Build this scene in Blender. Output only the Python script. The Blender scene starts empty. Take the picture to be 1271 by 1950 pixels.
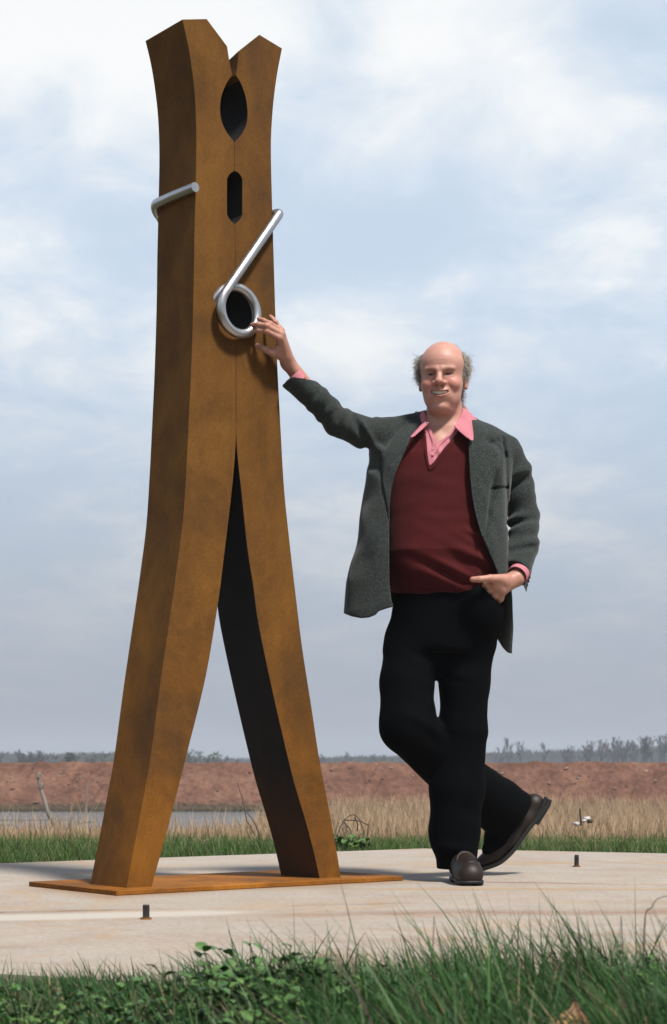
import bpy, bmesh, math, random
import numpy as np
from mathutils import Vector, Matrix, noise as mnoise

random.seed(7)
rng = np.random.default_rng(11)
D = bpy.data
SC = bpy.context.scene
COL = SC.collection
R = math.radians

# ---------------------------------------------------------------- camera
CAM_H = 0.418          # eye height above the slab
FPX = 3420.0           # focal length, in pixels of the 1271 px wide photograph
CX, HOR = 635.5, 1456.0
cam_d = D.cameras.new('camera')
cam = D.objects.new('camera', cam_d)
COL.objects.link(cam)
cam.location = (0, 0, CAM_H)
cam.rotation_euler = (R(90), 0, 0)
cam_d.sensor_fit = 'VERTICAL'
cam_d.sensor_height = 36.0
cam_d.lens = FPX / 1950.0 * 36.0
cam_d.shift_y = (HOR - 975.0) / 1950.0
cam_d.clip_start = 0.05
cam_d.clip_end = 4000
cam_d.dof.use_dof = True
cam_d.dof.focus_distance = 6.2
cam_d.dof.aperture_fstop = 10.0
SC.camera = cam

# ---------------------------------------------------------------- light
SUN_EL, SUN_AZ = 57.0, 37.0     # azimuth: degrees to the right of straight behind the camera
S_DIR = Vector((math.sin(R(SUN_AZ)) * math.cos(R(SUN_EL)), -math.cos(R(SUN_AZ)) * math.cos(R(SUN_EL)), math.sin(R(SUN_EL))))
sun_d = D.lights.new('sun', 'SUN')
sun_d.energy = 5.0
sun_d.angle = R(8.0)          # a sun veiled by thin cloud: soft-edged shadows
sun_d.color = (1.0, 0.95, 0.87)
sun = D.objects.new('sun', sun_d)
COL.objects.link(sun)
sun.rotation_euler = S_DIR.to_track_quat('Z', 'Y').to_euler()
sun.location = (20, -20, 40)

w = D.worlds.new('World')
SC.world = w
w.use_nodes = True
nt = w.node_tree
nt.nodes.clear()
N, L = nt.nodes.new, nt.links.new
out = N('ShaderNodeOutputWorld')
bg = N('ShaderNodeBackground')
sky = N('ShaderNodeTexSky')
sky.sky_type = 'NISHITA'
sky.sun_disc = False
sky.sun_elevation = R(SUN_EL)
sky.sun_rotation = math.atan2(S_DIR.x, S_DIR.y)
sky.air_density = 1.0
sky.dust_density = 1.6
sky.ozone_density = 1.6
SKY_STRENGTH = 0.075
bg.inputs['Strength'].default_value = SKY_STRENGTH
tc = N('ShaderNodeTexCoord')
sep = N('ShaderNodeSeparateXYZ')
L(tc.outputs['Generated'], sep.inputs[0])
def vmath(op, a, b=None):
    n = N('ShaderNodeVectorMath'); n.operation = op
    for i, v in enumerate((a, b)):
        if v is None: continue
        if hasattr(v, 'links'): L(v, n.inputs[i])
        else: n.inputs[i].default_value = v
    return n
def fmath(op, a, b=None, c=None, clamp=False):
    n = N('ShaderNodeMath'); n.operation = op; n.use_clamp = clamp
    for i, v in enumerate((a, b, c)):
        if v is None: continue
        if hasattr(v, 'links'): L(v, n.inputs[i])
        else: n.inputs[i].default_value = v
    return n.outputs[0]
def maprange(v, a, b, c, d):
    n = N('ShaderNodeMapRange'); n.interpolation_type = 'SMOOTHSTEP'
    L(v, n.inputs[0])
    for i, q in enumerate((a, b, c, d)): n.inputs[i + 1].default_value = q
    return n.outputs[0]
zc = fmath('MAXIMUM', sep.outputs[2], 0.0)
# clouds lie on a plane overhead: divide the direction by its height
den = fmath('ADD', zc, 0.16)
comb = N('ShaderNodeCombineXYZ')
L(fmath('DIVIDE', sep.outputs[0], den), comb.inputs[0])
L(fmath('DIVIDE', sep.outputs[1], den), comb.inputs[1])
def cloud_noise(scale, off, detail, rough, dist):
    m = N('ShaderNodeMapping'); m.inputs['Location'].default_value = off
    m.inputs['Scale'].default_value = (scale, scale * 0.75, 1)
    L(comb.outputs[0], m.inputs[0])
    n = N('ShaderNodeTexNoise'); n.inputs['Scale'].default_value = 1.0
    n.inputs['Detail'].default_value = detail; n.inputs['Roughness'].default_value = rough
    n.inputs['Distortion'].default_value = dist
    L(m.outputs[0], n.inputs['Vector'])
    return n.outputs['Fac']
n1 = cloud_noise(2.3, (3.1, 1.7, 0), 9, 0.55, 0.35)
n2 = cloud_noise(6.5, (7.3, 4.2, 0), 7, 0.6, 0.5)
def sky_blob(px, py, rx, ry, amp):
    """a bank or a gap of cloud round one direction of the real sky"""
    d = Vector(((px - CX) / FPX, 1.0, (HOR - py) / FPX)).normalized()
    dx = fmath('DIVIDE', fmath('SUBTRACT', sep.outputs[0], d.x), rx / FPX)
    dz = fmath('DIVIDE', fmath('SUBTRACT', sep.outputs[2], d.z), ry / FPX)
    dy = fmath('SUBTRACT', sep.outputs[1], d.y)
    r2 = fmath('ADD', fmath('ADD', fmath('MULTIPLY', dx, dx), fmath('MULTIPLY', dz, dz)), fmath('MULTIPLY', fmath('MULTIPLY', dy, dy), 40.0))
    return fmath('MULTIPLY', fmath('EXPONENT', fmath('MULTIPLY', r2, -1.0)), amp)
cov = fmath('ADD', fmath('MULTIPLY', n1, 1.0), fmath('MULTIPLY', fmath('SUBTRACT', n2, 0.5), 0.55))
for b in [(120, 20, 330, 150, .30), (640, 70, 90, 110, -.16), (760, 440, 150, 60, -.13), (1000, 160, 260, 160, .10),
          (200, 420, 160, 120, -.12), (1180, 420, 220, 150, .02), (80, 630, 140, 60, .10), (1240, 640, 200, 120, -.06),
          (700, 620, 160, 100, .08), (150, 880, 260, 60, -.05), (1180, 60, 160, 60, -.10)]:
    cov = fmath('ADD', cov, sky_blob(*b))
cfac = maprange(cov, 0.28, 0.78, 0.0, 1.0)
# fewer clouds towards the zenith than low in the sky
cfac = fmath('MULTIPLY', cfac, maprange(sep.outputs[2], 0.36, 0.85, 1.0, 0.12))
cloudcol = N('ShaderNodeMixRGB')
cloudcol.inputs[1].default_value = (7.3, 8.2, 9.2, 1)
cloudcol.inputs[2].default_value = (9.5, 9.65, 9.75, 1)
L(cfac, cloudcol.inputs[0])
blue = N('ShaderNodeMixRGB')       # thin veil over the clear sky
L(maprange(sep.outputs[2], 0.34, 0.80, 0.94, 0.0), blue.inputs[0])
blue.inputs[2].default_value = (6.0, 7.2, 8.65, 1)
L(sky.outputs[0], blue.inputs[1])
mix = N('ShaderNodeMixRGB')
L(cfac, mix.inputs[0]); L(blue.outputs[0], mix.inputs[1]); L(cloudcol.outputs[0], mix.inputs[2])
hz = N('ShaderNodeMixRGB')          # dull lavender haze low down
L(maprange(sep.outputs[2], -0.02, 0.27, 1.0, 0.0), hz.inputs[0])
L(mix.outputs[0], hz.inputs[1])
hz.inputs[2].default_value = (3.70, 4.02, 4.62, 1)
L(hz.outputs[0], bg.inputs['Color'])
L(bg.outputs[0], out.inputs['Surface'])

vs = SC.view_settings
vs.view_transform = 'Standard'
vs.look = 'None'
vs.exposure = 0.415
vs.gamma = 1.0
vs.use_curve_mapping = False
SC.cycles.volume_bounces = 0
SC.cycles.max_bounces = 8

# ---------------------------------------------------------------- helpers
def W(px, py, Y):
    """the point at depth Y (metres from the camera plane) seen at a pixel of the photograph"""
    return np.array(((px - CX) * Y / FPX, Y, CAM_H + (HOR - py) * Y / FPX))

def ground_at(py, z=0.0):
    return (CAM_H - z) * FPX / (py - HOR)

def tag(o, label=None, cat=None, group=None, kind=None):
    if label: o['label'] = label
    if cat: o['category'] = cat
    if group: o['group'] = group
    if kind: o['kind'] = kind
    return o

def empty(name, loc=(0, 0, 0), rz=0.0):
    o = D.objects.new(name, None)
    o.empty_display_size = 0.1
    o.location = loc
    o.rotation_euler = (0, 0, rz)
    COL.objects.link(o)
    return o

def mesh_data(name, verts, faces, smooth=False):
    """verts (N,3); faces: an (M,k) array or a list of index lists"""
    me = D.meshes.new(name)
    v = np.asarray(verts, dtype=np.float32)
    me.vertices.add(len(v))
    me.vertices.foreach_set('co', v.ravel())
    if isinstance(faces, np.ndarray):
        m, k = faces.shape
        flat = faces.astype(np.int32).ravel()
        starts = np.arange(0, m * k, k, dtype=np.int32)
    else:
        m = len(faces)
        flat = np.fromiter((i for f in faces for i in f), dtype=np.int32)
        lens = np.fromiter((len(f) for f in faces), dtype=np.int32)
        starts = np.concatenate(([0], np.cumsum(lens)[:-1])).astype(np.int32)
    me.loops.add(len(flat))
    me.loops.foreach_set('vertex_index', flat)
    me.polygons.add(m)
    me.polygons.foreach_set('loop_start', starts)
    me.polygons.foreach_set('use_smooth', np.full(m, bool(smooth)))
    me.update(calc_edges=True)
    me.validate()
    return me

def obj(name, verts, faces, mat=None, parent=None, smooth=False, color=None):
    """ONE mesh object; verts in world space, stored relative to an unrotated parent"""
    v = np.asarray(verts, dtype=np.float64)
    if parent is not None:
        p, off = parent, np.zeros(3)
        while p is not None:
            off += np.array(p.location); p = p.parent
        v = v - off
    me = mesh_data(name, v, faces, smooth)
    if color is not None:
        at = me.color_attributes.new('tint', 'FLOAT_COLOR', 'POINT')
        c = np.ones((len(v), 4), dtype=np.float32); c[:, :3] = color
        at.data.foreach_set('color', c.ravel())
    o = D.objects.new(name, me)
    COL.objects.link(o)
    if mat: me.materials.append(mat)
    if parent is not None: o.parent = parent
    return o

def copy_tree(o, parent=None):
    c = o.copy(); COL.objects.link(c)
    c.parent = parent
    if parent is not None: c.matrix_parent_inverse = o.matrix_parent_inverse.copy()
    for ch in list(o.children): copy_tree(ch, c)
    return c

class MB:
    """collects vertices and faces"""
    def __init__(s): s.v, s.f, s.n = [], [], 0
    def add(s, v, f):
        s.v.extend(v); s.f.extend([[i + s.n for i in q] for q in f]); s.n += len(v)
    def box(s, c, half, rz=0.0):
        cs, sn = math.cos(rz), math.sin(rz)
        v = []
        for z in (-1, 1):
            for x, y in ((-1, -1), (1, -1), (1, 1), (-1, 1)):
                a, b = x * half[0], y * half[1]
                v.append((c[0] + a * cs - b * sn, c[1] + a * sn + b * cs, c[2] + z * half[2]))
        s.add(v, [(3, 2, 1, 0), (4, 5, 6, 7), (0, 1, 5, 4), (1, 2, 6, 5), (2, 3, 7, 6), (3, 0, 4, 7)])
    def tube(s, pts, rad, sides=8, caps=True):
        pts = [Vector(p) for p in pts]
        if not hasattr(rad, '__len__'): rad = [rad] * len(pts)
        t0 = (pts[1] - pts[0]).normalized()
        up = Vector((0, 0, 1)) if abs(t0.z) < 0.9 else Vector((1, 0, 0))
        nrm = (up - t0 * up.dot(t0)).normalized()
        v, f = [], []
        for i, p in enumerate(pts):
            a = pts[max(0, i - 1)]; b = pts[min(len(pts) - 1, i + 1)]
            t = (b - a).normalized()
            nrm = (nrm - t * nrm.dot(t))
            nrm = nrm.normalized() if nrm.length > 1e-6 else t.orthogonal().normalized()
            bi = t.cross(nrm)
            for k in range(sides):
                an = 2 * math.pi * k / sides
                v.append(tuple(p + (nrm * math.cos(an) + bi * math.sin(an)) * rad[i]))
        for i in range(len(pts) - 1):
            for k in range(sides):
                k2 = (k + 1) % sides
                f.append((i * sides + k, i * sides + k2, (i + 1) * sides + k2, (i + 1) * sides + k))
        if caps:
            f.append(tuple(range(sides - 1, -1, -1)))
            f.append(tuple(range((len(pts) - 1) * sides, len(pts) * sides)))
        s.add(v, f)
    def obj(s, name, mat, parent=None, smooth=False):
        return obj(name, s.v, s.f, mat, parent, smooth)

def bevel(o, width, seg=2, angle=30):
    m = o.modifiers.new('edge_softening', 'BEVEL')
    m.width = width; m.segments = seg; m.limit_method = 'ANGLE'; m.angle_limit = R(angle)
    m.harden_normals = False
    return o

def catmull(pts, per=6):
    pts = [np.array(p, float) for p in pts]
    P = [2 * pts[0] - pts[1]] + pts + [2 * pts[-1] - pts[-2]]
    o = []
    for i in range(1, len(P) - 2):
        for k in range(per):
            t = k / per
            a, b, c, d = P[i - 1], P[i], P[i + 1], P[i + 2]
            o.append(0.5 * (2 * b + (c - a) * t + (2 * a - 5 * b + 4 * c - d) * t * t + (3 * b - a - 3 * c + d) * t ** 3))
    o.append(pts[-1])
    return o

# ---------------------------------------------------------------- materials
class M:
    def __init__(s, name, rough=0.6, metal=0.0, spec=None):
        s.m = D.materials.new(name); s.m.use_nodes = True
        s.t = s.m.node_tree
        s.b = s.t.nodes['Principled BSDF']
        s.b.inputs['Roughness'].default_value = rough
        s.b.inputs['Metallic'].default_value = metal
        if spec is not None: s.b.inputs['Specular IOR Level'].default_value = spec
        s.tc = s.t.nodes.new('ShaderNodeTexCoord')
    def link(s, a, b): s.t.links.new(a, b)
    def noise(s, scale, detail=5, rough=0.55, coord='Object', stretch=(1, 1, 1), loc=(0, 0, 0), dist=0.0, rot=(0, 0, 0)):
        mp = s.t.nodes.new('ShaderNodeMapping')
        mp.inputs['Scale'].default_value = stretch; mp.inputs['Location'].default_value = loc
        mp.inputs['Rotation'].default_value = rot
        s.link(s.tc.outputs[coord], mp.inputs[0])
        n = s.t.nodes.new('ShaderNodeTexNoise')
        n.inputs['Scale'].default_value = scale; n.inputs['Detail'].default_value = detail
        n.inputs['Roughness'].default_value = rough; n.inputs['Distortion'].default_value = dist
        s.link(mp.outputs[0], n.inputs['Vector'])
        return n.outputs['Fac']
    def ramp(s, fac, stops):
        r = s.t.nodes.new('ShaderNodeValToRGB')
        e = r.color_ramp.elements
        while len(e) < len(stops): e.new(0.5)
        for q, (p, c) in zip(e, stops):
            q.position = p; q.color = (c[0], c[1], c[2], 1) if hasattr(c, '__len__') else (c, c, c, 1)
        s.link(fac, r.inputs[0])
        return r.outputs[0]
    def mix(s, fac, a, b, mode='MIX'):
        n = s.t.nodes.new('ShaderNodeMixRGB'); n.blend_type = mode
        for i, v in enumerate((fac, a, b)):
            if hasattr(v, 'links'): s.link(v, n.inputs[i])
            elif hasattr(v, '__len__'): n.inputs[i].default_value = (v[0], v[1], v[2], 1)
            else: n.inputs[i].default_value = v if i == 0 else (v, v, v, 1)
        return n.outputs[0]
    def math(s, op, a, b=0.0, clamp=False):
        n = s.t.nodes.new('ShaderNodeMath'); n.operation = op; n.use_clamp = clamp
        for i, v in enumerate((a, b)):
            if hasattr(v, 'links'): s.link(v, n.inputs[i])
            else: n.inputs[i].default_value = v
        return n.outputs[0]
    def color(s, v, gain=0.72):
        """gain: the palette was mixed for a weaker sun"""
        if hasattr(v, 'links'): s.link(s.mix(1.0, v, (gain, gain, gain), 'MULTIPLY'), s.b.inputs['Base Color'])
        else: s.b.inputs['Base Color'].default_value = (v[0] * gain, v[1] * gain, v[2] * gain, 1)
        return s
    def roughness(s, v): s.link(v, s.b.inputs['Roughness']); return s
    def bump(s, h, strength=0.3, dist=0.01):
        n = s.t.nodes.new('ShaderNodeBump')
        n.inputs['Strength'].default_value = strength; n.inputs['Distance'].default_value = dist
        s.link(h, n.inputs['Height']); s.link(n.outputs[0], s.b.inputs['Normal'])
        return s
    def attr(s, name):
        n = s.t.nodes.new('ShaderNodeAttribute'); n.attribute_name = name
        return n.outputs['Color']
    def rand(s):
        n = s.t.nodes.new('ShaderNodeObjectInfo'); return n.outputs['Random']

def mat_rust(name, base, hi, lo, k=1.0):
    m = M(name, 0.78, spec=0.12)
    a = m.noise(2.8, 7, 0.68, stretch=(1, 1, 0.8), dist=0.4)
    b = m.noise(7, 7, 0.7, stretch=(1, 1, 0.6), loc=(4, 2, 1), dist=0.8)
    c = m.noise(150, 3, 0.6)
    st = m.noise(26, 4, 0.6, stretch=(1, 1, 0.03), loc=(2, 8, 0))
    col = m.ramp(a, [(0.34, lo), (0.49, base), (0.64, hi)])
    col = m.mix(m.ramp(b, [(0.48, 0.0), (0.70, 0.50)]), col, [x * 0.55 for x in base])
    col = m.mix(m.ramp(st, [(0.50, 0.0), (0.76, 0.22)]), col, hi)
    run = m.noise(34, 5, 0.65, stretch=(1, 1, 0.02), loc=(7, 3, 0))
    col = m.mix(m.ramp(run, [(0.60, 0.0), (0.78, 0.28)]), col, [x * 0.6 for x in lo])
    sm = m.noise(4.2, 7, 0.72, stretch=(1, 1, 0.35), loc=(11, 5, 2), dist=1.0)
    col = m.mix(m.ramp(sm, [(0.58, 0.0), (0.74, 0.42)]), col, lo)
    col = m.mix(0.35, col, m.ramp(c, [(0.3, 0.45), (0.7, 1.35)]), 'MULTIPLY')
    sp = m.noise(330, 2, 0.5, loc=(9, 9, 9))
    col = m.mix(m.ramp(sp, [(0.74, 0.0), (0.80, 0.5)]), col, (0.34, 0.27, 0.2))
    geo = m.t.nodes.new('ShaderNodeNewGeometry'); sx = m.t.nodes.new('ShaderNodeSeparateXYZ'); m.link(geo.outputs['Position'], sx.inputs[0])
    height_k = m.math('ADD', m.math('MULTIPLY', sx.outputs[2], -0.55), m.math('MULTIPLY', a, 1.1))     # colour brighter and more orange low down
    col = m.mix(m.ramp(height_k, [(0.05, 0.0), (0.55, 0.75)]), col, m.mix(1.0, col, (1.42, 1.24, 0.80), 'MULTIPLY'))
    m.color(col)
    m.bump(c, 0.12, 0.002)
    return m.m
# ================================================================ THE SETTING
# ---- ground: one sheet, from in front of the camera to the far woods
def smooth(a, b, x):
    t = np.clip((x - a) / (b - a), 0, 1)
    return t * t * (3 - 2 * t)
def vnoise(x, y, seed=0.0):
    """smooth noise in about -0.6 .. 0.6, vectorised"""
    x = np.asarray(x, float) + seed * 17.13; y = np.asarray(y, float) + seed * 5.71
    i, j = np.floor(x), np.floor(y); u, v = x - i, y - j
    def gd(a, b, du, dv):
        h = np.sin(a * 127.1 + b * 311.7 + seed * 3.3) * 43758.5453
        t = (h - np.floor(h)) * 2 * math.pi
        return np.cos(t) * du + np.sin(t) * dv
    su, sv = u * u * u * (u * (u * 6 - 15) + 10), v * v * v * (v * (v * 6 - 15) + 10)
    a = gd(i, j, u, v) * (1 - su) + gd(i + 1, j, u - 1, v) * su
    b = gd(i, j + 1, u, v - 1) * (1 - su) + gd(i + 1, j + 1, u - 1, v - 1) * su
    return a * (1 - sv) + b * sv

def shore(y):                      # right-hand end of the pond
    return -2.1 - 0.35 * np.sin(y * 0.9) - 0.02 * (y - 50)
def ground_z(x, y):
    z = -0.05 - 0.10 * smooth(9, 13, y) - 0.55 * smooth(12, 26, y) - 0.36 * smooth(24, 42, y)
    pond = smooth(0.6, -0.6, x - shore(y)) * smooth(41.5, 43.5, y) * smooth(63.4, 61.6, y)
    z = z - 0.5 * pond
    z = z - 0.6 * smooth(70, 120, y)
    return z
gx = np.concatenate([np.linspace(-700, -40, 16), np.linspace(-34, -13, 8), np.linspace(-12, 12, 81), np.linspace(13, 34, 8), np.linspace(40, 700, 16)])
gy = np.concatenate([np.linspace(-40, 0, 6), np.linspace(1, 20, 39), np.linspace(20.6, 70, 84), np.linspace(75, 950, 40)])
GX, GY = np.meshgrid(gx, gy)
GZ = ground_z(GX, GY)
near = (np.abs(GX) < 14) & (GY < 70) & (GY > 9)
GZ = GZ + np.where(near, 0.03 * np.sin(GX * 2.1 + GY) * np.sin(GY * 1.3), 0)
nx, ny = len(gx), len(gy)
idx = np.arange(nx * ny).reshape(ny, nx)
quads = np.stack([idx[:-1, :-1], idx[:-1, 1:], idx[1:, 1:], idx[1:, :-1]], -1).reshape(-1, 4)
m = M('ground_soil', 0.95, spec=0.1)
geo = m.t.nodes.new('ShaderNodeNewGeometry')
sx = m.t.nodes.new('ShaderNodeSeparateXYZ'); m.link(geo.outputs['Position'], sx.inputs[0])
gn = m.noise(1.4, 6, 0.6)
turf = m.ramp(gn, [(0.3, (0.035, 0.05, 0.018)), (0.7, (0.10, 0.085, 0.045))])
straw = m.ramp(m.noise(2.3, 6, 0.65, loc=(3, 1, 0)), [(0.3, (0.16, 0.115, 0.07)), (0.7, (0.36, 0.27, 0.17))])
far_ = m.ramp(gn, [(0.3, (0.09, 0.075, 0.05)), (0.7, (0.16, 0.13, 0.08))])
mud = m.ramp(gn, [(0.3, (0.028, 0.022, 0.016)), (0.7, (0.07, 0.052, 0.036))])
def step(a, b, v):
    n = m.t.nodes.new('ShaderNodeMapRange'); n.interpolation_type = 'SMOOTHSTEP'
    m.link(v, n.inputs[0]); n.inputs[1].default_value = a; n.inputs[2].default_value = b
    return n.outputs[0]
c = m.mix(step(10.5, 13.5, sx.outputs[1]), turf, straw)
c = m.mix(step(70, 74, sx.outputs[1]), c, far_)
below = step(-1.12, -1.2, sx.outputs[2])
c = m.mix(m.math('MULTIPLY', below, step(66, 64, sx.outputs[1])), c, mud)
m.color(c); m.bump(m.noise(30, 5, 0.6), 0.5, 0.02)
tag(obj('ground', np.stack([GX, GY, GZ], -1).reshape(-1, 3), quads, m.m, smooth=True), kind='structure')

# ---- pond
m = M('pond_water', 0.07, spec=0.5)
m.color(m.ramp(m.noise(0.5, 3, 0.5), [(0.3, (0.17, 0.19, 0.205)), (0.7, (0.24, 0.255, 0.265))]))
m.bump(m.noise(2.6, 4, 0.6, stretch=(1, 2.6, 1)), 0.6, 0.12)
px_ = np.linspace(-45, -1.0, 40); py_ = np.linspace(41, 63.5, 20)
PX, PY = np.meshgrid(px_, py_)
ii = np.arange(PX.size).reshape(PX.shape)
q = np.stack([ii[:-1, :-1], ii[:-1, 1:], ii[1:, 1:], ii[1:, :-1]], -1).reshape(-1, 4)
tag(obj('pond_water', np.stack([PX, PY, np.full_like(PX, -1.2)], -1).reshape(-1, 3), q, m.m), kind='structure')

# ---- low mud bars showing above the pond
mb = MB()
def mud_bar(x0, x1, y, h, n=26):
    v = []; f = []
    for i in range(n + 1):
        t = i / n; x = x0 + (x1 - x0) * t
        hh = h * (0.25 + abs(mnoise.noise(Vector((x * 2.0, y, 2)))) * 1.4) * min(1, 5 * t, 5 * (1 - t))
        wv = 0.25 * mnoise.noise(Vector((x * 0.8, y, 7)))
        for a, b in ((-0.45, -0.05), (-00.084, 1.0), (0.12, 0.95), (0.45, -0.05)):
            v.append((x, y + wv + a, -1.2 + max(-0.03, hh * b) + 0.002))
    for i in range(n):
        for k in range(3):
            f.append((i * 4 + k, i * 4 + k + 1, i * 4 + k + 5, i * 4 + k + 4))
    mb.add(v, f)
mud_bar(-10.5, -7.35, 52.0, 0.06); mud_bar(-7.3, -6.7, 50.2, 0.05, 10); mud_bar(-7.1, -6.7, 48.6, 0.05, 8)
mud_bar(-6.4, -6.1, 52.4, 0.04, 6); mud_bar(-8.95, -8.55, 47.6, 0.06, 8)
mm = M('wet_mud', 0.6); mm.color(mm.ramp(mm.noise(4, 5), [(0.3, (0.03, 0.028, 0.018)), (0.7, (0.075, 0.062, 0.04))]))
tag(mb.obj('mud_bar', mm.m, smooth=True), kind='structure')

# ---- red earth bank behind the pond
def bank_h(t):
    """height over the run of the front face, t in 0..1"""
    return -1.25 + 1.735 * np.where(t < 1, t, 1)
bx = np.concatenate([np.linspace(-120, -14, 54)[:-1], np.arange(-14, 14.001, 0.085), np.linspace(14, 120, 54)[1:]])
bt = np.concatenate([np.linspace(-00.084, 1.0, 46), [1.03, 1.1, 1.5, 2.2, 3.2, 4.2]])
BX, BT = np.meshgrid(bx, bt)
crest = 0.012 * vnoise(bx * 0.5, bx * 0 + 3, 5)[None, :] + 0.02 * vnoise(bx * 2.4, bx * 0, 8)[None, :]
front = 62.2 + 0.35 * vnoise(bx * 0.12, bx * 0, 3)[None, :] + 0.0 * BX
BYY = front + 2.5 * BT
BZ = np.where(BT <= 1.0, bank_h(BT), 0.485) + crest * smooth(0.2, 1, BT)
BZ = np.where(BT > 2.2, 0.485 - (BT - 2.2) * 1.1, BZ)
det = np.zeros_like(BX)
inr = (np.abs(BX) < 14.01) & (BT < 1.2)
xs, ys = BX[inr], BT[inr] * 2.5
d = 0.07 * vnoise(xs * 1.3 + ys * 0.5, ys * 0.7, 1.0)
d += 0.05 * np.abs(vnoise(xs * 3.0 + ys * 2.0, ys * 2.0, 2.0))
d += 0.045 * vnoise(xs * 7.0, ys * 7.0, 4.0)
rill = vnoise(xs * 1.7 - ys * 0.75, ys * 0.25, 9.0)
d -= 0.17 * np.clip(0.12 - np.abs(rill), 0, 1) / 0.12 * np.clip(vnoise(xs * 0.7, ys * 0.9, 12.0) + 0.15, 0, 1)
det[inr] = d
BZ = BZ + det * 1.15
BYY = BYY - det * 0.85
bi = np.arange(BX.size).reshape(BX.shape)
bq = np.stack([bi[:-1, :-1], bi[:-1, 1:], bi[1:, 1:], bi[1:, :-1]], -1).reshape(-1, 4)
m = M('red_earth', 0.95, spec=0.1)
geo = m.t.nodes.new('ShaderNodeNewGeometry')
sx = m.t.nodes.new('ShaderNodeSeparateXYZ'); m.link(geo.outputs['Position'], sx.inputs[0])
a = m.noise(0.9, 7, 0.62); b = m.noise(5.5, 6, 0.65, loc=(3, 3, 0)); c2 = m.noise(17, 4, 0.6, loc=(1, 5, 0))
col = m.ramp(a, [(0.28, (0.104, 0.050, 0.034)), (0.5, (0.165, 0.083, 0.057)), (0.72, (0.222, 0.122, 0.085))])
col = m.mix(0.9, col, m.ramp(b, [(0.25, 0.5), (0.75, 1.45)]), 'MULTIPLY')
col = m.mix(m.ramp(c2, [(0.62, 0.0), (0.72, 0.55)]), col, (0.27, 0.19, 0.145))
col = m.mix(m.ramp(m.noise(2.6, 5, 0.6, loc=(8, 1, 4)), [(0.56, 0.0), (0.68, 0.45)]), col, (0.055, 0.031, 0.024))
height_k = m.math('ADD', sx.outputs[2], m.math('MULTIPLY', m.math('SUBTRACT', b, 0.5), 0.35))  # wet mud at the foot of the bank
n = m.t.nodes.new('ShaderNodeMapRange'); m.link(height_k, n.inputs[0])
n.inputs[1].default_value = -1.0; n.inputs[2].default_value = -0.86
col = m.mix(n.outputs[0], m.ramp(b, [(0.3, (0.05, 0.038, 0.027)), (0.7, (0.115, 0.085, 0.055))]), col)
m.color(col); m.bump(b, 0.8, 0.06)
tag(obj('earth_bank', np.stack([BX, BYY, BZ], -1).reshape(-1, 3), bq, m.m, smooth=True), kind='structure')

def bank_point(x, t):
    j = int(np.argmin(np.abs(bx - x))); i = int(np.argmin(np.abs(bt - t)))
    return np.array((x, BYY[i, j], BZ[i, j]))

# ---- stones lying on the bank, each one a thing
def rock_mesh(name, seed, rough=0.35):
    bm = bmesh.new()
    bmesh.ops.create_icosphere(bm, subdivisions=2, radius=1.0)
    for v in bm.verts:
        k = 1 + rough * mnoise.noise(v.co * 1.3 + Vector((seed * 3.1, seed, 0))) + 0.18 * mnoise.noise(v.co * 3.1 + Vector((0, seed, seed)))
        v.co *= k
        v.co.z *= 0.62
    me = D.meshes.new(name); bm.to_mesh(me); bm.free()
    return me
rocks = [rock_mesh('stone', s) for s in range(5)]
def mat_stone(name, c0, c1):
    m = M(name, 0.9, spec=0.15)
    m.color(m.ramp(m.noise(3.0, 5, 0.6), [(0.3, c0), (0.7, c1)]))
    m.bump(m.noise(9, 4), 0.5, 0.05)
    return m.m
st_p = mat_stone('pale_stone', (0.20, 0.145, 0.115), (0.36, 0.285, 0.235))
st_g = mat_stone('grey_stone', (0.16, 0.128, 0.110), (0.29, 0.24, 0.21))
st_r = mat_stone('red_clod', (0.075, 0.043, 0.033), (0.15, 0.088, 0.066))
rock_groups = (('pale pinkish stone lying on the face of the red earth bank', 'pale stones on the earth bank', st_p),
               ('weathered grey stone lying on the face of the red earth bank', 'grey stones on the earth bank', st_g),
               ('dark red clod of earth lying on the face of the red earth bank', 'earth clods on the earth bank', st_r))
rmeshes = []
for g in rock_groups:
    row = []
    for me in rocks:
        k = me.copy(); k.materials.append(g[2]); row.append(k)
    rmeshes.append(row)
rr = random.Random(5)
def stone(x, t, size, gi, flat=1.0):
    p = bank_point(x, t)
    o = D.objects.new('stone' if gi < 2 else 'earth_clod', rr.choice(rmeshes[gi]))
    COL.objects.link(o)
    o.location = (p[0], p[1] - size * 0.25, p[2] + size * 0.22)
    o.scale = (size * rr.uniform(0.9, 1.6), size, size * rr.uniform(0.75, 1.1) * flat)
    o.rotation_euler = (rr.uniform(-.4, .4), rr.uniform(-.4, .4), rr.uniform(0, 6.28))
    tag(o, rock_groups[gi][0], 'stone' if gi < 2 else 'clod', rock_groups[gi][1])
for i in range(120):
    gi = rr.choices((0, 1, 2), (6, 1.5, 4))[0]
    t = rr.uniform(0.14, 0.98) if rr.random() < .7 else rr.uniform(0.14, 0.3)
    stone(rr.uniform(-12.5, 12.5), t, rr.uniform(0.018, 0.044) * (1.25 if rr.random() < .15 else 1), gi)
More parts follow.
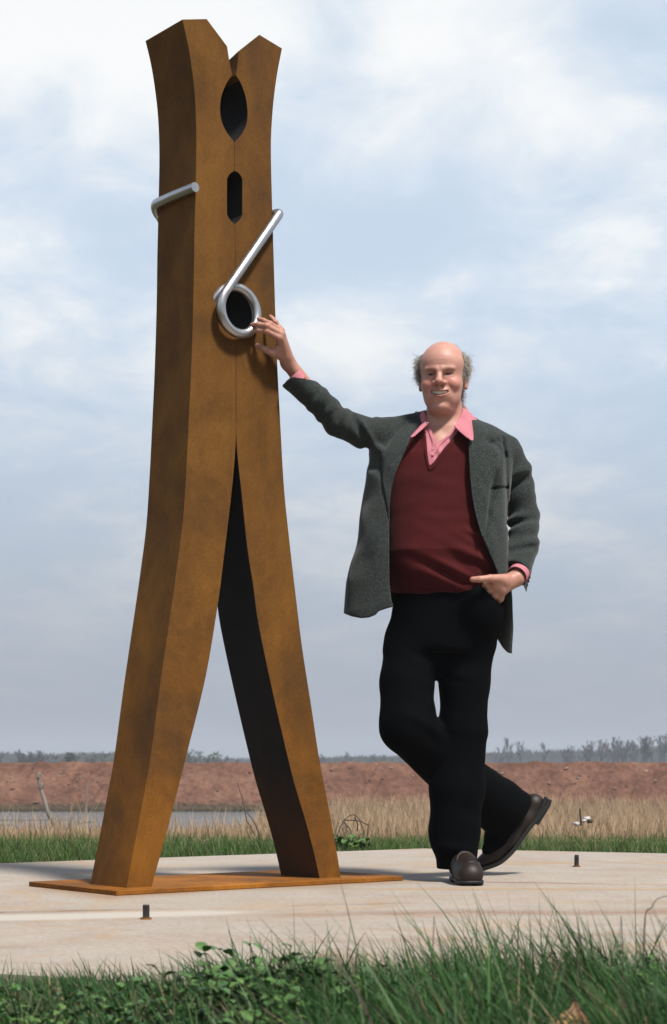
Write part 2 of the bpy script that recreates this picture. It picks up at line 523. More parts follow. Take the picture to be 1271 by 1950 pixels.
for (px, py, sz, gi) in ((668, 1463, 0.091, 1), (748, 1464, 0.112, 1), (704, 1486, 0.07, 1), (730, 1482, .08, 0), (632, 1469, .12, 2), (141, 1481, 0.084, 1),
                         (148, 1490, .10, 2), (130, 1493, .10, 2), (112, 1470, .09, 0), (28, 1505, .10, 0), (77, 1528, .10, 0), (1085, 1463, .10, 0), (1104, 1485, .09, 0),
                         (1238, 1469, .11, 0), (1253, 1487, .10, 0), (950, 1467, .10, 0), (1047, 1493, .09, 0), (960, 1473, .09, 0)):
    x = (px - CX) * 63.5 / FPX
    t = (CAM_H + (HOR - py) * 63.5 / FPX + 1.25) / 1.735
    stone(x, min(0.95, max(0.1, t)), sz * (.5 if gi else .7), gi, .8)

# ---- concrete slab: six-sided pad
TH = R(38.5)
U = np.array((math.cos(TH), math.sin(TH), 0.0)); V_ = np.array((-math.sin(TH), math.cos(TH), 0.0))
Fx = np.array(((222 - CX) * ground_at(1706) / FPX, ground_at(1706)))
plate_len, plate_dep = 1.204, 0.570
plate_c = Fx + U[:2] * plate_len / 2 + V_[:2] * plate_dep / 2
ctr = np.array((0.78, 5.87)); s_ = 3.1
hexv = []
for (x, y) in ((.45, 8.95), (-2.06, 7.14), (-1.74, 4.08), (1.12, 2.77), (3.62, 4.55), (3.30, 7.69)):
    hexv.append((x, y))
bm = bmesh.new()
top = [bm.verts.new((x, y, 0.0)) for x, y in hexv]
bot = [bm.verts.new((x, y, -0.16)) for x, y in hexv]
bm.faces.new(top)
for i in range(6):
    bm.faces.new((top[i], bot[i], bot[(i + 1) % 6], top[(i + 1) % 6]))
bmesh.ops.recalc_face_normals(bm, faces=bm.faces)
me = D.meshes.new('concrete_slab'); bm.to_mesh(me); bm.free()
o = D.objects.new('concrete_slab', me); COL.objects.link(o)
m = M('concrete', 0.85, spec=0.25)
big = m.noise(0.9, 6, 0.6); fine = m.noise(60, 4, 0.65); mid = m.noise(6, 6, 0.62, loc=(2, 6, 0))
col = m.ramp(big, [(0.25, (0.375, 0.325, 0.275)), (0.5, (0.405, 0.355, 0.303)), (0.75, (0.435, 0.385, 0.332))])
col = m.mix(0.6, col, m.ramp(mid, [(0.25, 0.84), (0.75, 1.12)]), 'MULTIPLY')
col = m.mix(0.75, col, m.ramp(fine, [(0.3, 0.72), (0.7, 1.26)]), 'MULTIPLY')
rs = m.noise(1.1, 7, 0.68, stretch=(1, 1, 1), loc=(5, 3, 1), dist=0.4)
col = m.mix(m.ramp(rs, [(0.50, 0.0), (0.70, 0.42)]), col, (0.36, 0.235, 0.125))
rs2 = m.noise(0.8, 7, 0.66, stretch=(1, 1, 1), loc=(1, 9, 4), dist=0.6)
line = m.math('SUBTRACT', 1.0, m.math('MULTIPLY', m.math('ABSOLUTE', m.math('SUBTRACT', rs2, 0.5)), 34.0), clamp=True)
col = m.mix(m.math('MULTIPLY', line, 0.16), col, (0.26, 0.12, 0.06))
rs3 = m.noise(0.5, 5, 0.6, stretch=(1, 1, 1), loc=(8, 2, 4), dist=0.5)
line2 = m.math('SUBTRACT', 1.0, m.math('MULTIPLY', m.math('ABSOLUTE', m.math('SUBTRACT', rs3, 0.52)), 60.0), clamp=True)
col = m.mix(m.math('MULTIPLY', line2, 0.28), col, (0.46, 0.26, 0.09))
wl = m.noise(0.55, 6, 0.6, stretch=(1, 1, 1), loc=(3.3, 7.1, 2))
col = m.mix(m.ramp(wl, [(0.60, 0.0), (0.76, 0.35)]), col, (0.47, 0.43, 0.385))
sp3 = m.t.nodes.new('ShaderNodeSeparateXYZ'); m.link(m.tc.outputs['Object'], sp3.inputs[0])
wv = m.math('SUBTRACT', m.noise(1.6, 5, 0.6, loc=(3, 3, 3)), 0.5)
brk = m.ramp(m.noise(2.2, 5, 0.65, loc=(6, 1, 2)), [(0.38, 0.0), (0.58, 1.0)])
def stain(a, b, width, x0, x1, colr, amt, wob_=0.25, broken=True):
    # a run of rust or laitance along the line y = a + b x between x0 and x1
    t = m.math('SUBTRACT', sp3.outputs[1], m.math('ADD', m.math('MULTIPLY', sp3.outputs[0], b), a))
    t = m.math('ABSOLUTE', m.math('ADD', t, m.math('MULTIPLY', wv, wob_)))
    k = m.math('SUBTRACT', 1.0, m.math('DIVIDE', t, width), clamp=True)
    def stp(p, q, v):
        n = m.t.nodes.new('ShaderNodeMapRange'); n.interpolation_type = 'SMOOTHSTEP'
        m.link(v, n.inputs[0]); n.inputs[1].default_value = p; n.inputs[2].default_value = q
        return n.outputs[0]
    k = m.math('MULTIPLY', k, stp(x0, x0 + .25, sp3.outputs[0])); k = m.math('MULTIPLY', k, stp(x1, x1 - .35, sp3.outputs[0]))
    if broken: k = m.math('MULTIPLY', k, brk)
    return m.mix(m.math('MULTIPLY', k, amt, clamp=True), col, colr)
col = stain(5.16, .29, .13, -2.4, -.12, (0.50, 0.455, 0.40), 1.9, .10, False)
col = stain(5.36, .30, .05, -2.4, .35, (0.21, 0.115, 0.075), 0.95, .12)
col = stain(5.02, .10, .16, -.3, 1.4, (0.27, 0.16, 0.105), 0.75, .3)
col = stain(6.55, -.28, .045, .3, 2.2, (0.22, 0.115, 0.085), 0.95, .2)
col = stain(6.05, -.05, .040, .0, 2.2, (0.40, 0.25, 0.11), 0.95, .2, False)
col = stain(7.62, .02, .12, .4, 2.4, (0.40, 0.265, 0.125), 0.95, .5)
col = stain(4.25, .15, .10, -1.6, 1.2, (0.30, 0.19, 0.12), 0.55, .4)
col = stain(6.9, .25, .10, -.6, 1.4, (0.34, 0.22, 0.12), 0.6, .4)
# rust bled out from under the plate, and dark scuffs
cu, cv = float(np.dot(plate_c, U[:2])), float(np.dot(plate_c, V_[:2]))
uu = m.math('ADD', m.math('MULTIPLY', sp3.outputs[0], float(U[0])), m.math('MULTIPLY', sp3.outputs[1], float(U[1])))
vvv = m.math('ADD', m.math('MULTIPLY', sp3.outputs[0], float(V_[0])), m.math('MULTIPLY', sp3.outputs[1], float(V_[1])))
du_ = m.math('SUBTRACT', m.math('ABSOLUTE', m.math('SUBTRACT', uu, cu)), plate_len / 2)
dv_ = m.math('SUBTRACT', m.math('ABSOLUTE', m.math('SUBTRACT', vvv, cv)), plate_dep / 2)
dp = m.math('ADD', m.math('MAXIMUM', du_, dv_), m.math('MULTIPLY', wv, -.35))
bl = m.math('SUBTRACT', 1.0, m.math('DIVIDE', m.math('MAXIMUM', dp, 0.0), 0.17), clamp=True)
col = m.mix(m.math('MULTIPLY', m.math('MULTIPLY', bl, bl), .62), col, (0.30, 0.165, 0.075))
col = m.mix(m.ramp(m.noise(3.1, 6, .7, loc=(4, 9, 2)), [(0.60, 0.0), (0.76, 0.30)]), col, (0.20, 0.175, 0.155))
m.color(col); m.bump(fine, 0.15, 0.003)
me.materials.append(m.m)
tag(o, kind='structure')

# ================================================================ THE SCULPTURE
V0 = 4.997                                   # the plane of the front face
DEPTH = 0.227
def face_pt(px, py):
    """pixel -> (u, z) on the front plane"""
    kx = (px - CX) / FPX
    Y = V0 / (-math.sin(TH) * kx + math.cos(TH))
    X = kx * Y
    return np.array((math.cos(TH) * X + math.sin(TH) * Y, CAM_H + (HOR - py) * Y / FPX))
def uvz(u, v, z):
    p = U * u + V_ * v
    return np.array((p[0], p[1], z))
PLATE_T = 0.016
rust_l = mat_rust('weathering_steel', (0.146, 0.0635, 0.0130), (0.192, 0.087, 0.0155), (0.086, 0.041, 0.0135))
rust_p = mat_rust('rusted_plate', (0.215, 0.088, 0.017), (0.30, 0.13, 0.026), (0.12, 0.052, 0.017))
def mat_inner():
    # the faces turned inwards: near-black steel colour, browner towards the foot
    m = M('dark_inner_steel', 0.7, spec=0.12)
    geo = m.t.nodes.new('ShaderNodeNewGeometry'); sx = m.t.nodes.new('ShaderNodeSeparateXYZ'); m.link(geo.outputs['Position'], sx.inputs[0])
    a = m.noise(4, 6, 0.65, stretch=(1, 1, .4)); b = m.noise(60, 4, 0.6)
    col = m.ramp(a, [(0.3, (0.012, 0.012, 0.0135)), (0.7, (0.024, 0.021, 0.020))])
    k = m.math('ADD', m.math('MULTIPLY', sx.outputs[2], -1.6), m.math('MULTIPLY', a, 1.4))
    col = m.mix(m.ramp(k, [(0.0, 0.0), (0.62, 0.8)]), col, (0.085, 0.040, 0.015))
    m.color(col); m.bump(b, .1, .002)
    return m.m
inner_m = mat_inner()
pin = empty('clothespin_sculpture', tuple(uvz(face_pt(450, 1600)[0], V0 + DEPTH / 2, 0.0)))
tag(pin, 'giant rust brown steel clothespin sculpture standing on its thin rusty plate', 'sculpture')

coil_c = face_pt(446.5, 593); COIL_R = 0.081; BAR = 0.0162
hole_r = COIL_R + 0.003
def curve2(pxs, per=5):
    return catmull([face_pt(*p) for p in pxs], per)
def lin(pxs): return [face_pt(*p) for p in pxs]
# left limb, clockwise from the outer top corner
seam_u = face_pt(449.2, 600)[0]
def arc(sgn):
    return [np.array((seam_u + sgn * hole_r * math.sin(a), coil_c[1] + hole_r * math.cos(a))) for a in np.linspace(0.006, math.pi - 0.006, 24)]
zb = PLATE_T + 0.0005
Lp = lin([(347.6, 37.1), (394, 36.2), (432.7, 88), (437.3, 117)])
Lp += curve2([(442.5, 142), (431, 160), (422.5, 182), (419.4, 205), (421.8, 228), (431, 250), (446.6, 270.6)], 4)
Lp += lin([(447, 324)]) + curve2([(447, 325), (438, 331), (432.6, 341)], 3) + curve2([(432.6, 408), (438, 418), (447.4, 427)], 3)
Lp += arc(-1)
Lp += curve2([(449.3, 700), (449.6, 780), (449.6, 830), (445.6, 894.4), (437, 976), (427.7, 1052), (416.7, 1140), (398.5, 1255), (382, 1333), (357.5, 1430), (334.5, 1521), (311.6, 1607), (289.2, 1688)], 4)
Lp += curve2([(241, 1690), (253.5, 1625), (264.5, 1568), (275.5, 1508), (287.5, 1440), (306, 1300), (327, 1155.6), (338, 1077), (349, 989), (355.3, 894), (360, 800), (365, 690), (369, 560), (370.5, 456), (373, 350), (374.4, 260), (372, 189), (366, 132), (358, 82), (347.6, 37.1)], 4)[:-1]
Rp = lin([(537.4, 92.2), (494.3, 66.1), (455, 97), (452.3, 128)])
Rp += curve2([(449.6, 143), (459, 158), (468, 184), (471.8, 211), (470, 235), (461, 255), (447.2, 270.6)], 4)
Rp += lin([(447.6, 324)]) + curve2([(447.6, 325), (456.5, 331), (462, 341)], 3) + curve2([(462, 409), (457, 418), (448, 427)], 3)
Rp += arc(1)
Rp += curve2([(450.1, 700), (450.4, 780), (450.4, 830), (454, 880), (460.8, 941.6), (471.8, 1045), (482.8, 1115), (492.5, 1187), (519, 1314), (548, 1440), (562.6, 1497), (581.5, 1560), (598, 1622), (609.3, 1673.5)], 4)
Rp += curve2([(649.5, 1672.5), (642.8, 1629), (631, 1562.7), (619, 1501), (607.4, 1440), (594, 1351), (576, 1235), (563, 1130), (550.4, 1020), (541, 926), (533.8, 800), (528.6, 698), (524.6, 591), (521, 470), (518.5, 387), (516.4, 300), (517, 252), (521, 195), (528, 141.6), (537.4, 92.2)], 4)[:-1]
def back_pt(px, py):
    kx = (px - CX) / FPX
    Y = (V0 + DEPTH) / (-math.sin(TH) * kx + math.cos(TH))
    X = kx * Y
    return np.array((math.cos(TH) * X + math.sin(TH) * Y, CAM_H + (HOR - py) * Y / FPX))
def limb(prof, name, back=None):
    pr = [np.array(p) for p in prof]
    # drop doubled points, stand the foot on the plate
    cl = []
    for p in pr:
        if p[1] < 0.03: p = np.array((p[0], zb))
        if not cl or np.linalg.norm(p - cl[-1]) > 0.0012: cl.append(p)
    n = len(cl)
    v = [uvz(p[0], V0, p[1]) for p in cl] + [uvz(q[0], V0 + DEPTH, q[1]) for q in ((back or {}).get(i, p) for i, p in enumerate(cl))]
    f = [list(range(n)), list(range(2 * n - 1, n - 1, -1))] + [[i, i + n, (i + 1) % n + n, (i + 1) % n] for i in range(n)]
    o = obj(name, v, f, rust_l, pin)
    bm = bmesh.new(); bm.from_mesh(o.data)
    bmesh.ops.recalc_face_normals(bm, faces=bm.faces)
    bmesh.ops.triangulate(bm, faces=[q for q in bm.faces if len(q.verts) > 4], ngon_method='EAR_CLIP')
    o.data.materials.append(inner_m)
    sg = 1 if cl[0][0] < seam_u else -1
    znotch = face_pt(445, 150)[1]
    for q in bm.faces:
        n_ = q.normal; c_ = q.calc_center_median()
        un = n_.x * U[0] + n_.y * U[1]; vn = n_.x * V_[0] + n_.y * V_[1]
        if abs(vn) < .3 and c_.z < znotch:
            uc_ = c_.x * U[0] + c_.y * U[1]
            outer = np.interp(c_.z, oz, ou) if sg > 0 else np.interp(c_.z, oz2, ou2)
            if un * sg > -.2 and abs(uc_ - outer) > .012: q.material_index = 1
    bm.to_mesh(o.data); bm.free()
    bevel(o, 0.0022, 2, 35)
    return o
_o = sorted((p[1], p[0]) for p in curve2([(241, 1690), (253.5, 1625), (287.5, 1440), (306, 1300), (327, 1155.6), (349, 989), (360, 800), (369, 560), (373, 350), (374.4, 260), (372, 189), (366, 132), (347.6, 37.1)], 4))
oz, ou = [a for a, b in _o], [b for a, b in _o]
_o = sorted((p[1], p[0]) for p in curve2([(649.5, 1672.5), (607.4, 1440), (576, 1235), (550.4, 1020), (533.8, 800), (524.6, 591), (518.5, 387), (517, 252), (528, 141.6), (537.4, 92.2)], 4))
oz2, ou2 = [a for a, b in _o], [b for a, b in _o]
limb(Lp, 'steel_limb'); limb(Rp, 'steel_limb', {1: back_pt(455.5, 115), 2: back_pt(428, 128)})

# base plate
Fx = np.array(((222 - CX) * ground_at(1706) / FPX, ground_at(1706)))
plate_len, plate_dep = 1.204, 0.570
mb = MB()
cpl = Fx + U[:2] * plate_len / 2 + V_[:2] * plate_dep / 2
mb.box((cpl[0], cpl[1], PLATE_T / 2 + 0.0005), (plate_len / 2, plate_dep / 2, PLATE_T / 2), TH)
bp = mb.obj('base_plate', rust_p, pin); bevel(bp, 0.002, 1)

# the spring: one bent bar from the cut end at the left side, round the back, through the hole as a coil, and up the front to the right side
m = M('brushed_steel', 0.33, metal=1.0)
sc_ = m.noise(90, 3, 0.6)
m.color(m.ramp(m.noise(5, 4), [(0.3, (0.37, 0.37, 0.38)), (0.7, (0.53, 0.53, 0.53))]), 1.0)
m.roughness(m.ramp(m.noise(38, 5, 0.65), [(0.3, 0.30), (0.7, 0.46)]))
m.bump(sc_, 0.06, 0.001)
steel = m.m
vf = V0 - BAR - 0.002                         # bar centre lying on the front face
vb = V0 + DEPTH + BAR + 0.002
path = []
uL, zL = face_pt(371, 390)[0] - BAR - 0.001, None
endA = W(372.5, 361, 5.92)
# cut end and left side run
zA = face_pt(372.5, 361)[1]
path += [uvz(face_pt(372, 361)[0] - BAR + 0.002, V0 - 0.022, zA), uvz(face_pt(371, 361)[0] - BAR - 0.001, V0 + 0.10, zA), uvz(face_pt(371, 361)[0] - BAR - 0.001, vb - 0.05, zA)]
corner = []
uc = face_pt(371, 361)[0] - BAR - 0.001
for a in np.linspace(0.2, math.pi / 2, 6):
    corner.append(uvz(uc + 0.04 * (1 - math.cos(a)) , vb - 0.045 + 0.045 * math.sin(a), zA - 0.03 * (1 - math.cos(a))))
path += corner
# down the back to the coil: mirror of the front arm
# front arm meets the coil at its left flank; back arm at its right flank
def coil_pt(a, v): return uvz(coil_c[0] + COIL_R * math.cos(a), v, coil_c[1] + COIL_R * math.sin(a))
a0 = R(33)
path += [coil_pt(a0, vb) * 0.45 + path[-1] * 0.55]
total = R(33 - (141 - 360 * 2))
nst = 130
for i in range(nst + 1):
    t = i / nst
    a = a0 - total * t
    # one turn on the back face, a quick pass through the hole, then a turn and a half stacked on the front face
    v = np.interp(t, [0, 0.22, 0.36, 0.44, 1.0], [vb, V0 + DEPTH - 0.01, V0 + 0.02, V0 - BAR * 0.35, V0 - BAR * 2.6])
    path.append(coil_pt(a, v))
armtop = face_pt(523.5, 412)
pe = path[-1]
vt = vf - 0.004
tip = uvz(armtop[0], vt, armtop[1])
path.append(pe * 0.5 + tip * 0.5)
path.append(tip)
uo = face_pt(520, 400)[0] + BAR + 0.001
zt = armtop[1] + 0.012
for a in np.linspace(0.3, math.pi / 2, 5):
    path.append(uvz(armtop[0] + (uo - armtop[0]) * math.sin(a), vt + 0.035 * (1 - math.cos(a)), armtop[1] + 0.012 * math.sin(a)))
path.append(uvz(uo, V0 + 0.10, zt)); path.append(uvz(uo, V0 + DEPTH + 0.02, zt))
mb = MB(); mb.tube(path, BAR, 16)
sp = mb.obj('spring', steel, pin, smooth=True)
m2 = sp.modifiers.new('es', 'EDGE_SPLIT'); m2.split_angle = R(50)

# ---- steel anchor pegs standing in the slab
peg_m = M('dark_steel', 0.45, metal=0.6); peg_m.color(peg_m.ramp(peg_m.noise(40, 4), [(0.3, (0.03, 0.026, 0.024)), (0.7, (0.10, 0.085, 0.075))]))
def peg(px, pyb, hpx, wpx, label, square):
    Y = ground_at(pyb); p = W(px, pyb, Y); h = hpx * Y / FPX; r = wpx * Y / FPX / 2
    e = empty('anchor_peg', (p[0], Y + r, 0)); tag(e, label, 'peg', 'steel pegs set in the concrete')
    mb = MB()
    if square: mb.box((p[0], Y + r, h / 2), (r, r, h / 2 - .0003), 0.1)
    else: mb.tube([(p[0], Y + r, 0.001), (p[0], Y + r, h * .8), (p[0] + .001, Y + r, h)], [r, r, r * .85], 14)
    o = mb.obj('shaft', peg_m.m, e, smooth=not square)
    if square: bevel(o, 0.0025, 2)
    else:
        k = o.modifiers.new('es', 'EDGE_SPLIT'); k.split_angle = R(40)
    mb = MB(); mb.tube([(p[0], Y + r, 0.0006), (p[0], Y + r, 0.0045)], [r * 1.7, r * 1.6], 18)
    mb.obj('rust_ring', rust_p, e)
peg(278, 1751, 28, 13, 'square dark steel peg in the pale concrete in front of the rusty base plate', True)
peg(1099, 1651, 23, 9, 'round dark steel peg standing in the concrete behind the raised shoe', False)
# ================================================================ THE PERSON: implicit surfaces meshed with surface nets
def smin(a, b, k):
    h = np.clip(0.5 + 0.5 * (b - a) / k, 0, 1)
    return b + (a - b) * h - k * h * (1 - h)
def smax(a, b, k): return -smin(-a, -b, k)

def roundcone(P, a, b, r1, r2):
    ba = b - a; l2 = ba @ ba
    t = np.clip(((P - a) @ ba) / l2, 0, 1)
    q = P - a - t[:, None] * ba
    return np.sqrt(np.einsum('ij,ij->i', q, q)) - (r1 + (r2 - r1) * t)
def ellipsoid(P, c, r, rot=None):
    q = P - np.asarray(c)
    if rot is not None: q = q @ rot
    r = np.asarray(r)
    k0 = np.sqrt((((q / r) ** 2).sum(1)))
    k1 = np.sqrt((((q / (r * r)) ** 2).sum(1))) + 1e-9
    return k0 * (k0 - 1) / k1

class Sdf:
    def __init__(s): s.p = []
    def add(s, fn, c, r, op='u', k=0.02): s.p.append((fn, np.asarray(c, float), r, op, k)); return s
    def cone(s, a, b, r1, r2, k=0.02, op='u'):
        a, b = np.asarray(a, float), np.asarray(b, float)
        return s.add(lambda P: roundcone(P, a, b, r1, r2), (a + b) / 2, np.linalg.norm(b - a) / 2 + max(r1, r2), op, k)
    def chain(s, pts, k=0.02):
        for (a, ra), (b, rb) in zip(pts[:-1], pts[1:]): s.cone(a, b, ra, rb, k)
        return s
    def ell(s, c, r, k=0.02, op='u', rot=None):
        return s.add(lambda P: ellipsoid(P, c, r, rot), c, max(r), op, k)
    def __call__(s, P, c=None, rad=1e9):
        d = np.full(len(P), 1.0)
        for fn, cc, r, op, k in s.p:
            if c is not None and np.linalg.norm(cc - c) - r > rad + k + 0.03: continue
            q = fn(P)
            d = smin(d, q, k) if op == 'u' else smax(d, -q, k)
        return d

def surface_nets(fn, lo, hi, h, B=14, slack=1.35):
    """fn(P, centre, radius) -> distances; only blocks near the surface are sampled"""
    lo = np.asarray(lo, float); hi = np.asarray(hi, float)
    nb = np.ceil((hi - lo) / (h * B)).astype(int)
    g = np.stack(np.meshgrid(*[np.arange(k) for k in nb], indexing='ij'), -1).reshape(-1, 3)
    ctr = lo + (g + 0.5) * B * h
    dc = fn(ctr, None, 1e9)
    hd = 0.5 * B * h * math.sqrt(3)
    act = g[np.abs(dc) < hd * slack + 0.012]
    ar = np.arange(B + 1)
    loc = np.stack(np.meshgrid(ar, ar, ar, indexing='ij'), -1).reshape(-1, 3)
    S = nb * B + 2
    key = lambda I: (I[..., 0] * S[1] + I[..., 1]) * S[2] + I[..., 2]
    VK, VP, QD = [], [], []
    cn = np.array([(a, b, c) for a in (0, 1) for b in (0, 1) for c in (0, 1)])
    edges = [(a, b) for a in range(8) for b in range(a + 1, 8) if np.abs(cn[a] - cn[b]).sum() == 1]
    for blk in act:
        base = blk * B
        P = lo + (base + loc) * h
        F = fn(P, lo + (base + B / 2) * h, hd).reshape(B + 1, B + 1, B + 1)
        sg = F < 0
        if sg.all() or not sg.any(): continue
        cs = [sg[c[0]:c[0] + B, c[1]:c[1] + B, c[2]:c[2] + B] for c in cn]
        cnt = sum(c.astype(np.int8) for c in cs)
        I = np.argwhere((cnt > 0) & (cnt < 8))
        if len(I):
            vals = np.stack([F[I[:, 0] + c[0], I[:, 1] + c[1], I[:, 2] + c[2]] for c in cn], 1)
            acc = np.zeros((len(I), 3)); num = np.zeros(len(I))
            for a, b in edges:
                m_ = (vals[:, a] < 0) != (vals[:, b] < 0)
                dn = vals[:, a] - vals[:, b]
                t = np.where(m_, vals[:, a] / np.where(dn == 0, 1, dn), 0)
                acc += np.where(m_[:, None], cn[a] + t[:, None] * (cn[b] - cn[a]), 0); num += m_
            VK.append(key(I + base)); VP.append(lo + (I + base + acc / num[:, None]) * h)
        for ax in range(3):
            e = np.zeros(3, int); e[ax] = 1
            a = sg[:B, :B, :B]
            b = sg[e[0]:B + e[0], e[1]:B + e[1], e[2]:B + e[2]]
            J = np.argwhere(a != b)
            if not len(J): continue
            u = np.zeros(3, int); u[(ax + 1) % 3] = 1
            v = np.zeros(3, int); v[(ax + 2) % 3] = 1
            G = J + base
            q = np.stack([key(G), key(G - u), key(G - u - v), key(G - v)], 1)
            fl = a[J[:, 0], J[:, 1], J[:, 2]]
            q[~fl] = q[~fl][:, ::-1]
            QD.append(q)
    VK = np.concatenate(VK); VP = np.concatenate(VP); QD = np.concatenate(QD)
    o = np.argsort(VK); VK = VK[o]; VP = VP[o]
    ix = np.searchsorted(VK, QD); ix = np.clip(ix, 0, len(VK) - 1)
    ok = (VK[ix] == QD).all(1)
    return VP, ix[ok]

def relax(v, q, it=2, lam=0.5):
    n = len(v)
    e = np.concatenate([q[:, [0, 1]], q[:, [1, 2]], q[:, [2, 3]], q[:, [3, 0]]])
    deg = np.bincount(e.ravel(), minlength=n).astype(float)[:, None] + 1e-9
    for _ in range(it):
        s = np.stack([np.bincount(e[:, 0], v[e[:, 1], k], n) + np.bincount(e[:, 1], v[e[:, 0], k], n) for k in range(3)], 1)
        v = v + lam * (s / deg - v)
    return v

YM = 6.40
PXM = FPX / YM
def pm(n): return n / PXM            # pixels -> metres at the person's depth
class Loft:
    """stack of super-ellipses; rows (pixel y, centre x px, half width px, centre depth, half depth m, power)"""
    def __init__(s, rows):
        rows = sorted(rows, key=lambda r: -r[0])
        s.z = np.array([CAM_H + (HOR - r[0]) / PXM for r in rows])
        s.cx = np.array([(r[1] - CX) / PXM for r in rows]); s.a = np.array([r[2] / PXM for r in rows])
        s.cy = np.array([r[3] for r in rows]); s.b = np.array([r[4] for r in rows]); s.n = np.array([r[5] for r in rows])
    def __call__(s, P, grow=0.0):
        z = P[:, 2]
        f = lambda q: np.interp(z, s.z, q)
        a, b, n = f(s.a) + grow, f(s.b) + grow, f(s.n)
        q = (np.abs((P[:, 0] - f(s.cx)) / a) ** n + np.abs((P[:, 1] - f(s.cy)) / b) ** n) ** (1 / n)
        d = (q - 1) * np.minimum(a, b) * np.clip(1.0, 0, 1)
        dz = np.maximum(s.z[0] - z, z - s.z[-1])
        return smax(d, dz, 0.03)
    def bound(s):
        c = np.array((s.cx.mean(), s.cy.mean(), (s.z[0] + s.z[-1]) / 2))
        return c, math.hypot((s.z[-1] - s.z[0]) / 2, s.a.max() + 0.12) + 0.05

def poly_sd(x, y, pts):
    """signed distance (inside negative) to a polygon, arrays x, y"""
    p = np.asarray(pts, float); n = len(p)
    d = np.full(len(x), 1e9); s = np.ones(len(x))
    for i in range(n):
        a, b = p[i], p[i - 1]
        e = b - a; wx, wy = x - a[0], y - a[1]
        t = np.clip((wx * e[0] + wy * e[1]) / (e @ e + 1e-12), 0, 1)
        d = np.minimum(d, (wx - e[0] * t) ** 2 + (wy - e[1] * t) ** 2)
        c1 = y >= a[1]; c2 = y < b[1]; c3 = e[0] * wy > e[1] * wx
        s = np.where((c1 & c2 & c3) | (~c1 & ~c2 & ~c3), -s, s)
    return s * np.sqrt(d)
def to_px(P): return CX + P[:, 0] * FPX / P[:, 1], HOR - (P[:, 2] - CAM_H) * FPX / P[:, 1]
def poly_cut(P, pts):
    x, y = to_px(P)
    return poly_sd(x, y, pts) / PXM
def wob(P, f, s=0.0):
    return (np.sin(P[:, 0] * f + s + 1.7 * np.sin(P[:, 2] * f * .7 + s)) + np.sin(P[:, 2] * f * 1.1 + 2 * s + 1.3 * np.sin(P[:, 1] * f * .9)) + np.sin(P[:, 1] * f * 1.2 + 3 * s)) / 3
def folds(P, c, r, axis, wave, amp, ph=0.0, bend=8.0):
    """a few cloth folds round c, their crests across `axis`"""
    q = P - np.asarray(c); ax = np.asarray(axis, float); ax = ax / np.linalg.norm(ax)
    sel = ((q / np.asarray(r)) ** 2).sum(1) < 5.0
    if not sel.all():
        o = np.zeros(len(P))
        if sel.any(): o[sel] = folds(P[sel], c, r, axis, wave, amp, ph, bend)
        return o
    g = np.exp(-((q / np.asarray(r)) ** 2).sum(1))
    s = q @ ax + 0.030 * wob(P, bend * 1.6, ph)
    m_ = 0.45 + 0.75 * wob(P, 31.0 / (0.5 + wave * 12), ph + 2.0)          # folds come and go
    k = np.sin(s * 2 * math.pi / wave + ph) + 0.35 * np.sin(s * 2 * math.pi / wave * 1.63 + ph * 2)
    return -amp * g * m_ * k

# ---------------------------------------------------------------- materials of the person
def mat_skin():
    m = M('skin', 0.50, spec=0.35)
    n = m.noise(34, 5, 0.6); n2 = m.noise(9, 4, 0.6, loc=(3, 2, 1))
    col = m.mix(1.0, m.attr('tint'), m.ramp(n, [(0.3, (0.90, 0.86, 0.86)), (0.7, (1.08, 1.08, 1.06))]), 'MULTIPLY')
    col = m.mix(0.5, col, m.ramp(n2, [(0.3, (1.05, 0.93, 0.90)), (0.7, (0.98, 1.03, 1.03))]), 'MULTIPLY')
    m.color(col)
    m.b.inputs['Subsurface Weight'].default_value = 0.12
    m.b.inputs['Subsurface Radius'].default_value = (0.011, 0.004, 0.002)
    m.b.inputs['Subsurface Scale'].default_value = 0.6
    m.bump(m.noise(420, 3, 0.6), 0.12, 0.001)
    return m.m
def mat_tweed():
    m = M('grey_tweed', 0.95, spec=0.1)
    v = m.noise(560, 2, 0.6, stretch=(1, 1, 0.55)); v2 = m.noise(230, 3, 0.65, loc=(4, 1, 2)); b = m.noise(6, 4)
    col = m.ramp(v, [(0.32, (0.007, 0.0115, 0.0115)), (0.52, (0.025, 0.0325, 0.031)), (0.70, (0.115, 0.127, 0.121))])
    col = m.mix(0.7, col, m.ramp(v2, [(0.3, 0.55), (0.7, 1.4)]), 'MULTIPLY')
    col = m.mix(0.5, col, m.ramp(b, [(0.3, 0.8), (0.7, 1.2)]), 'MULTIPLY')
    m.color(col); m.bump(v2, 0.35, 0.002)
    m.b.inputs['Sheen Weight'].default_value = 0.12
    return m.m
def mat_knit():
    m = M('maroon_knit', 0.9, spec=0.1)
    n = m.noise(300, 3, 0.6); n2 = m.noise(5, 4)
    rib = m.noise(160, 2, 0.5, stretch=(1, 1, 0.15), loc=(1, 2, 3))
    col = m.ramp(n2, [(0.3, (0.050, 0.0055, 0.0066)), (0.7, (0.072, 0.0076, 0.0084))])
    col = m.mix(0.6, col, m.ramp(n, [(0.3, 0.7), (0.7, 1.3)]), 'MULTIPLY')
    m.color(col); m.bump(rib, 0.25, 0.002)
    m.b.inputs['Sheen Weight'].default_value = 0.06
    return m.m
def mat_cloth(name, c0, c1, sc=220, rough=0.9, bump=0.2):
    m = M(name, rough, spec=0.05)
    n = m.noise(sc, 3, 0.6, stretch=(1, 1, 0.5))
    m.color(m.ramp(n, [(0.3, c0), (0.7, c1)])); m.bump(n, bump, 0.001)
    return m.m
skin = mat_skin(); tweed = mat_tweed(); knit = mat_knit()
